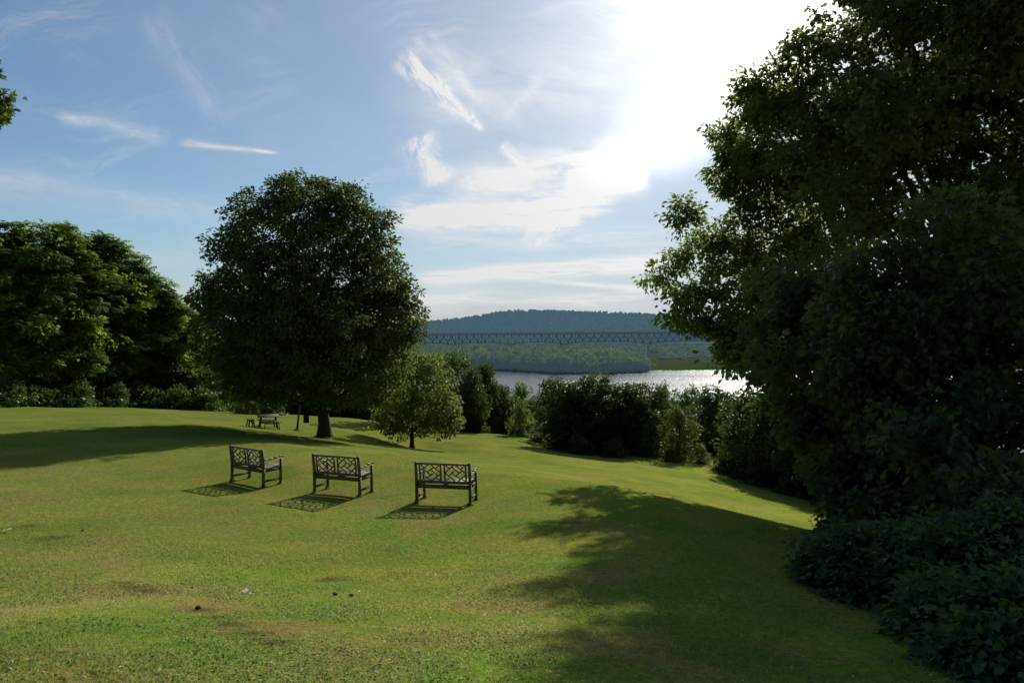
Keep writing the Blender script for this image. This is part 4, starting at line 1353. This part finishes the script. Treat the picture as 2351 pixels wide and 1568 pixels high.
# ------------------------------------------------------------------ world
w = bpy.data.worlds.new('World'); sc.world = w; w.use_nodes = True
nt = w.node_tree; nt.nodes.clear(); N, L = nt.nodes, nt.links

def val(x):
    return x
def math_(op, a, b_=None, c=None, clamp=False):
    n = N.new('ShaderNodeMath'); n.operation = op; n.use_clamp = clamp
    for i, v in enumerate((a, b_, c)):
        if v is None: continue
        if isinstance(v, (int, float)): n.inputs[i].default_value = v
        else: L.new(v, n.inputs[i])
    return n.outputs[0]
add = lambda a, b_: math_('ADD', a, b_)
mul = lambda a, b_: math_('MULTIPLY', a, b_)
sub = lambda a, b_: math_('SUBTRACT', a, b_)
mn = lambda a, b_: math_('MINIMUM', a, b_)
mxm = lambda a, b_: math_('MAXIMUM', a, b_)
def sst(a, b_, x):
    n = N.new('ShaderNodeMapRange'); n.interpolation_type = 'SMOOTHSTEP'
    L.new(x, n.inputs[0]); n.inputs[1].default_value = a; n.inputs[2].default_value = b_
    return n.outputs[0]
def comb(x, y, z=0.):
    n = N.new('ShaderNodeCombineXYZ')
    for i, v in enumerate((x, y, z)):
        if isinstance(v, (int, float)): n.inputs[i].default_value = v
        else: L.new(v, n.inputs[i])
    return n.outputs[0]
def noise(vec, scale=1., detail=4., rough=.55, dist=0.):
    n = N.new('ShaderNodeTexNoise'); L.new(vec, n.inputs['Vector'])
    n.inputs['Scale'].default_value = scale; n.inputs['Detail'].default_value = detail
    n.inputs['Roughness'].default_value = rough; n.inputs['Distortion'].default_value = dist
    return n.outputs['Fac']

tc = N.new('ShaderNodeTexCoord')
sep = N.new('ShaderNodeSeparateXYZ'); L.new(tc.outputs['Generated'], sep.inputs[0])
DX, DY, DZ = sep.outputs
fwd = sst(.05, .2, DY)
yy = mxm(DY, .05)
U, Vv = math_('DIVIDE', DX, yy), math_('DIVIDE', DZ, yy)

sky = N.new('ShaderNodeTexSky'); sky.sky_type = 'NISHITA'; sky.sun_disc = False
sky.sun_elevation = SUN_EL; sky.sun_rotation = SUN_AZ
sky.altitude = 50; sky.air_density = 1.0; sky.dust_density = .15; sky.ozone_density = 3.5
SKY_STRENGTH = .092

# angle to the sun
dp = N.new('ShaderNodeVectorMath'); dp.operation = 'DOT_PRODUCT'
L.new(tc.outputs['Generated'], dp.inputs[0]); dp.inputs[1].default_value = tuple(SUN)
ang = math_('ARCCOSINE', mn(dp.outputs['Value'], .99999))      # radians

def streak(p0, p1, w0, w1, amp, seed, nscale=(3., 14.), contrast=(.35, .7), ends=.15):
    """a soft cloud streak between two directions (measured as bearings), width w0 to w1"""
    a, b_ = np.array(ray(*p0)), np.array(ray(*p1))
    d = b_ - a; Ln = float(np.linalg.norm(d)); d = d / Ln
    du, dv = sub(U, float(a[0])), sub(Vv, float(a[1]))
    s = mul(add(mul(du, float(d[0])), mul(dv, float(d[1]))), 1 / Ln)
    t = add(mul(du, float(-d[1])), mul(dv, float(d[0])))
    nz0 = noise(comb(mul(s, Ln * 5), mul(t, 6.), seed), 1., 3.)
    t2 = add(t, mul(sub(nz0, .5), (w0 + w1) * .9))
    wd = add(w0, mul(s, w1 - w0))
    g = math_('POWER', 2.718, mul(math_('POWER', math_('DIVIDE', math_('ABSOLUTE', t2), mxm(wd, .0005)), 2.), -1.))
    en = mul(sst(-.02, ends, s), sub(1., sst(1 - ends, 1.02, s)))
    nz = sst(contrast[0], contrast[1], noise(comb(add(mul(s, Ln * nscale[0]), mul(t, 4.)), mul(t, nscale[1]), seed + 3.3), 3., 7., .68, .6))
    return mul(mul(mul(g, en), nz), amp)

P_ = 1 / FPX
clouds = [
    streak((915, 120), (1118, 305), 34 * P_, 7 * P_, .95, 1., (9, 22), (.36, .70)),
    streak((960, 70), (1130, 260), 26 * P_, 10 * P_, .22, 2., (6, 10), (.3, .7)),
    streak((1150, 330), (1205, 385), 12 * P_, 10 * P_, .5, 3., (8, 20), (.3, .65)),
    streak((405, 326), (645, 354), 8 * P_, 3.5 * P_, .50, 4., (5, 20), (.2, .6)),
    streak((120, 265), (395, 318), 14 * P_, 16 * P_, .26, 5., (5, 16), (.25, .65)),
    streak((950, 310), (1010, 430), 34 * P_, 30 * P_, .8, 6., (7, 9), (.3, .7)),
    streak((880, 520), (1430, 455), 20 * P_, 34 * P_, 1.2, 7., (4, 26), (.28, .7)),
    streak((880, 490), (1340, 505), 30 * P_, 20 * P_, .9, 8., (4, 22), (.3, .7)),
    streak((1200, 560), (1340, 490), 20 * P_, 12 * P_, .7, 9., (8, 20), (.3, .65)),
    streak((930, 640), (1560, 600), 16 * P_, 17 * P_, 1.1, 10., (3, 30), (.25, .65)),
    streak((1120, 634), (1530, 668), 4 * P_, 7 * P_, .45, 11., (3, 30), (.2, .6)),
    streak((850, 690), (1560, 680), 14 * P_, 20 * P_, .5, 12., (3, 30), (.3, .7)),
    streak((1270, 370), (1420, 340), 6 * P_, 10 * P_, .4, 13., (6, 20), (.25, .6)),
    streak((1290, 430), (1500, 415), 22 * P_, 30 * P_, 1.3, 14., (5, 14), (.15, .6), .25),
    streak((-100, 410), (480, 480), 40 * P_, 20 * P_, .22, 15., (2.5, 10), (.2, .7)),
    streak((330, 20), (520, 300), 30 * P_, 26 * P_, .16, 16., (4, 10), (.3, .75)),
    streak((1150, 280), (1250, 170), 10 * P_, 16 * P_, .16, 17., (6, 14), (.3, .7)),
    streak((-100, 590), (480, 600), 26 * P_, 30 * P_, .16, 18., (2.5, 14), (.3, .7)),
]
clouds += [
    streak((960, 440), (1520, 350), 46 * P_, 60 * P_, .75, 21., (4, 8), (.2, .75), .3),
    streak((850, 260), (1560, 150), 120 * P_, 120 * P_, .30, 22., (2.5, 4), (.2, .8), .3),
    streak((880, 560), (1580, 545), 24 * P_, 30 * P_, .34, 23., (3, 26), (.3, .75), .2),
]
wv = noise(comb(mul(U, 2.), mul(Vv, 2.), 3.), 1., 4., .55)
cir = noise(comb(add(mul(U, 2.2), mul(Vv, 1.5)), add(sub(mul(Vv, 11.), mul(U, 1.2)), mul(wv, 3.)), 9.), 1.3, 8., .66, .4)
cirm = sst(.40, .60, noise(comb(mul(U, 1.6), mul(Vv, 2.2), 14.), 1.6, 3., .5))
clouds.append(mul(mul(sst(.47, .74, cir), cirm), .22))
cl = clouds[0]
for c in clouds[1:]: cl = add(cl, c)

# thin veil, thicker toward the sun and the horizon
zz = mxm(DZ, .04)
veil_n = noise(comb(math_('DIVIDE', DX, zz), math_('DIVIDE', DY, mul(zz, 2.6)), 4.), .55, 6., .6, .8)
fw2 = add(.12, mul(fwd, .88))
veil = mul(mul(sst(.30, .78, veil_n), .15), fw2)
sunveil = mul(math_('POWER', 2.718, mul(math_('POWER', mul(ang, 1 / .60), 2.), -1.)), .80)
hor = mul(math_('POWER', 2.718, mul(mxm(DZ, 0.), -1 / .075)), .72)
hor = mul(hor, fw2)
veil_all = math_('MINIMUM', add(add(veil, sunveil), hor), .92)

# aureole: forward scattering in thin cloud; bright sheet ends along a cloud edge below the sun
a0, b0_ = np.array(ray(1470, 440)), np.array(ray(1690, 292))
d_ = (b0_ - a0) / np.linalg.norm(b0_ - a0)
edge_t = add(mul(sub(U, float(a0[0])), float(-d_[1])), mul(sub(Vv, float(a0[1])), float(d_[0])))
edge_n = noise(comb(mul(U, 9.), mul(Vv, 9.), 2.2), 1., 5., .6)
edge = sst(-.05, .06, add(edge_t, mul(sub(edge_n, .5), .06)))
flr = sst(float(ray(1300, 485)[1]), float(ray(1300, 375)[1]), add(Vv, mul(sub(edge_n, .5), .09)))
sheet_n = sst(.30, .62, noise(comb(mul(U, 3.2), mul(Vv, 2.4), 7.7), 1.4, 5., .6, .5))
aure1 = mul(math_('POWER', 2.718, mul(math_('POWER', mul(ang, 1 / .165), 2.), -1.)), 1.6)
aure2 = mul(math_('POWER', 2.718, mul(ang, -1 / .16)), .55)
lobe = streak((1340, 450), (1960, 60), 70 * P_, 170 * P_, .95, 31., (2, 3), (.1, .5), .45)
sheet = mul(mul(edge, flr), add(mul(add(.45, mul(sheet_n, .8)), aure1), lobe))

skt = N.new('ShaderNodeMixRGB'); skt.blend_type = 'MULTIPLY'; skt.inputs[0].default_value = 1; skt.inputs[2].default_value = (.84, 1.0, 1.02, 1)
L.new(sky.outputs[0], skt.inputs[1])
bg1 = N.new('ShaderNodeBackground'); L.new(skt.outputs[0], bg1.inputs[0]); L.new(mul(add(.38, mul(fwd, .62)), SKY_STRENGTH), bg1.inputs[1])  # unseen sky behind the viewer dimmed to deepen the shade
# veil colour, a little brighter toward the sun
vb = add(.47, mul(math_('POWER', 2.718, mul(ang, -1 / .42)), .42))
vc = N.new('ShaderNodeMixRGB'); vc.blend_type = 'MULTIPLY'; vc.inputs[0].default_value = 1; vc.inputs[1].default_value = (.89, .95, 1.06, 1)
cmbv = N.new('ShaderNodeCombineColor')
for i in range(3): L.new(vb, cmbv.inputs[i])
L.new(cmbv.outputs[0], vc.inputs[2])
bg2 = N.new('ShaderNodeBackground'); L.new(vc.outputs[0], bg2.inputs[0]); bg2.inputs[1].default_value = 1.
mixv = N.new('ShaderNodeMixShader'); L.new(veil_all, mixv.inputs[0]); L.new(bg1.outputs[0], mixv.inputs[1]); L.new(bg2.outputs[0], mixv.inputs[2])
bg3 = N.new('ShaderNodeBackground')
cb = add(.62, mul(math_('POWER', 2.718, mul(ang, -1 / .35)), .8))
cc3 = N.new('ShaderNodeCombineColor')
for i in range(3): L.new(cb, cc3.inputs[i])
L.new(cc3.outputs[0], bg3.inputs[0]); bg3.inputs[1].default_value = 1.
mixc = N.new('ShaderNodeMixShader'); L.new(mul(mn(mul(cl, 1.9), .95), fwd), mixc.inputs[0]); L.new(mixv.outputs[0], mixc.inputs[1]); L.new(bg3.outputs[0], mixc.inputs[2])
bg4 = N.new('ShaderNodeBackground'); bg4.inputs[0].default_value = (1, .97, .93, 1)
L.new(mul(add(sheet, mul(aure2, .5)), fwd), bg4.inputs[1])
ads = N.new('ShaderNodeAddShader'); L.new(mixc.outputs[0], ads.inputs[0]); L.new(bg4.outputs[0], ads.inputs[1])
wo = N.new('ShaderNodeOutputWorld'); L.new(ads.outputs[0], wo.inputs[0])

# ------------------------------------------------------------------ sun, camera, render settings
sd = bpy.data.lights.new('sun', 'SUN'); sd.energy = 5.0; sd.angle = math.radians(.55); sd.color = (1, .92, .78)
so = bpy.data.objects.new('sun', sd); COL.objects.link(so)
from mathutils import Vector
so.rotation_euler = Vector(SUN).to_track_quat('Z', 'Y').to_euler()
so.location = (20, 40, 120)
cd = bpy.data.cameras.new('camera'); cam = bpy.data.objects.new('camera', cd); COL.objects.link(cam)
cam.location = (0, 0, EYE); cam.rotation_euler = (math.pi / 2 - PITCH, 0, 0)
cd.lens = 24; cd.sensor_width = 36; cd.clip_start = .05; cd.clip_end = 60000
sc.camera = cam
sc.view_settings.view_transform = 'Standard'; sc.view_settings.look = 'None'; sc.view_settings.exposure = 0
sc.render.engine = 'CYCLES'
cy = sc.cycles
cy.max_bounces = 6; cy.diffuse_bounces = 3; cy.glossy_bounces = 2; cy.transmission_bounces = 4; cy.transparent_max_bounces = 4
cy.caustics_reflective = False; cy.caustics_refractive = False
cy.sample_clamp_indirect = 4
cy.use_adaptive_sampling = True; cy.adaptive_threshold = .02
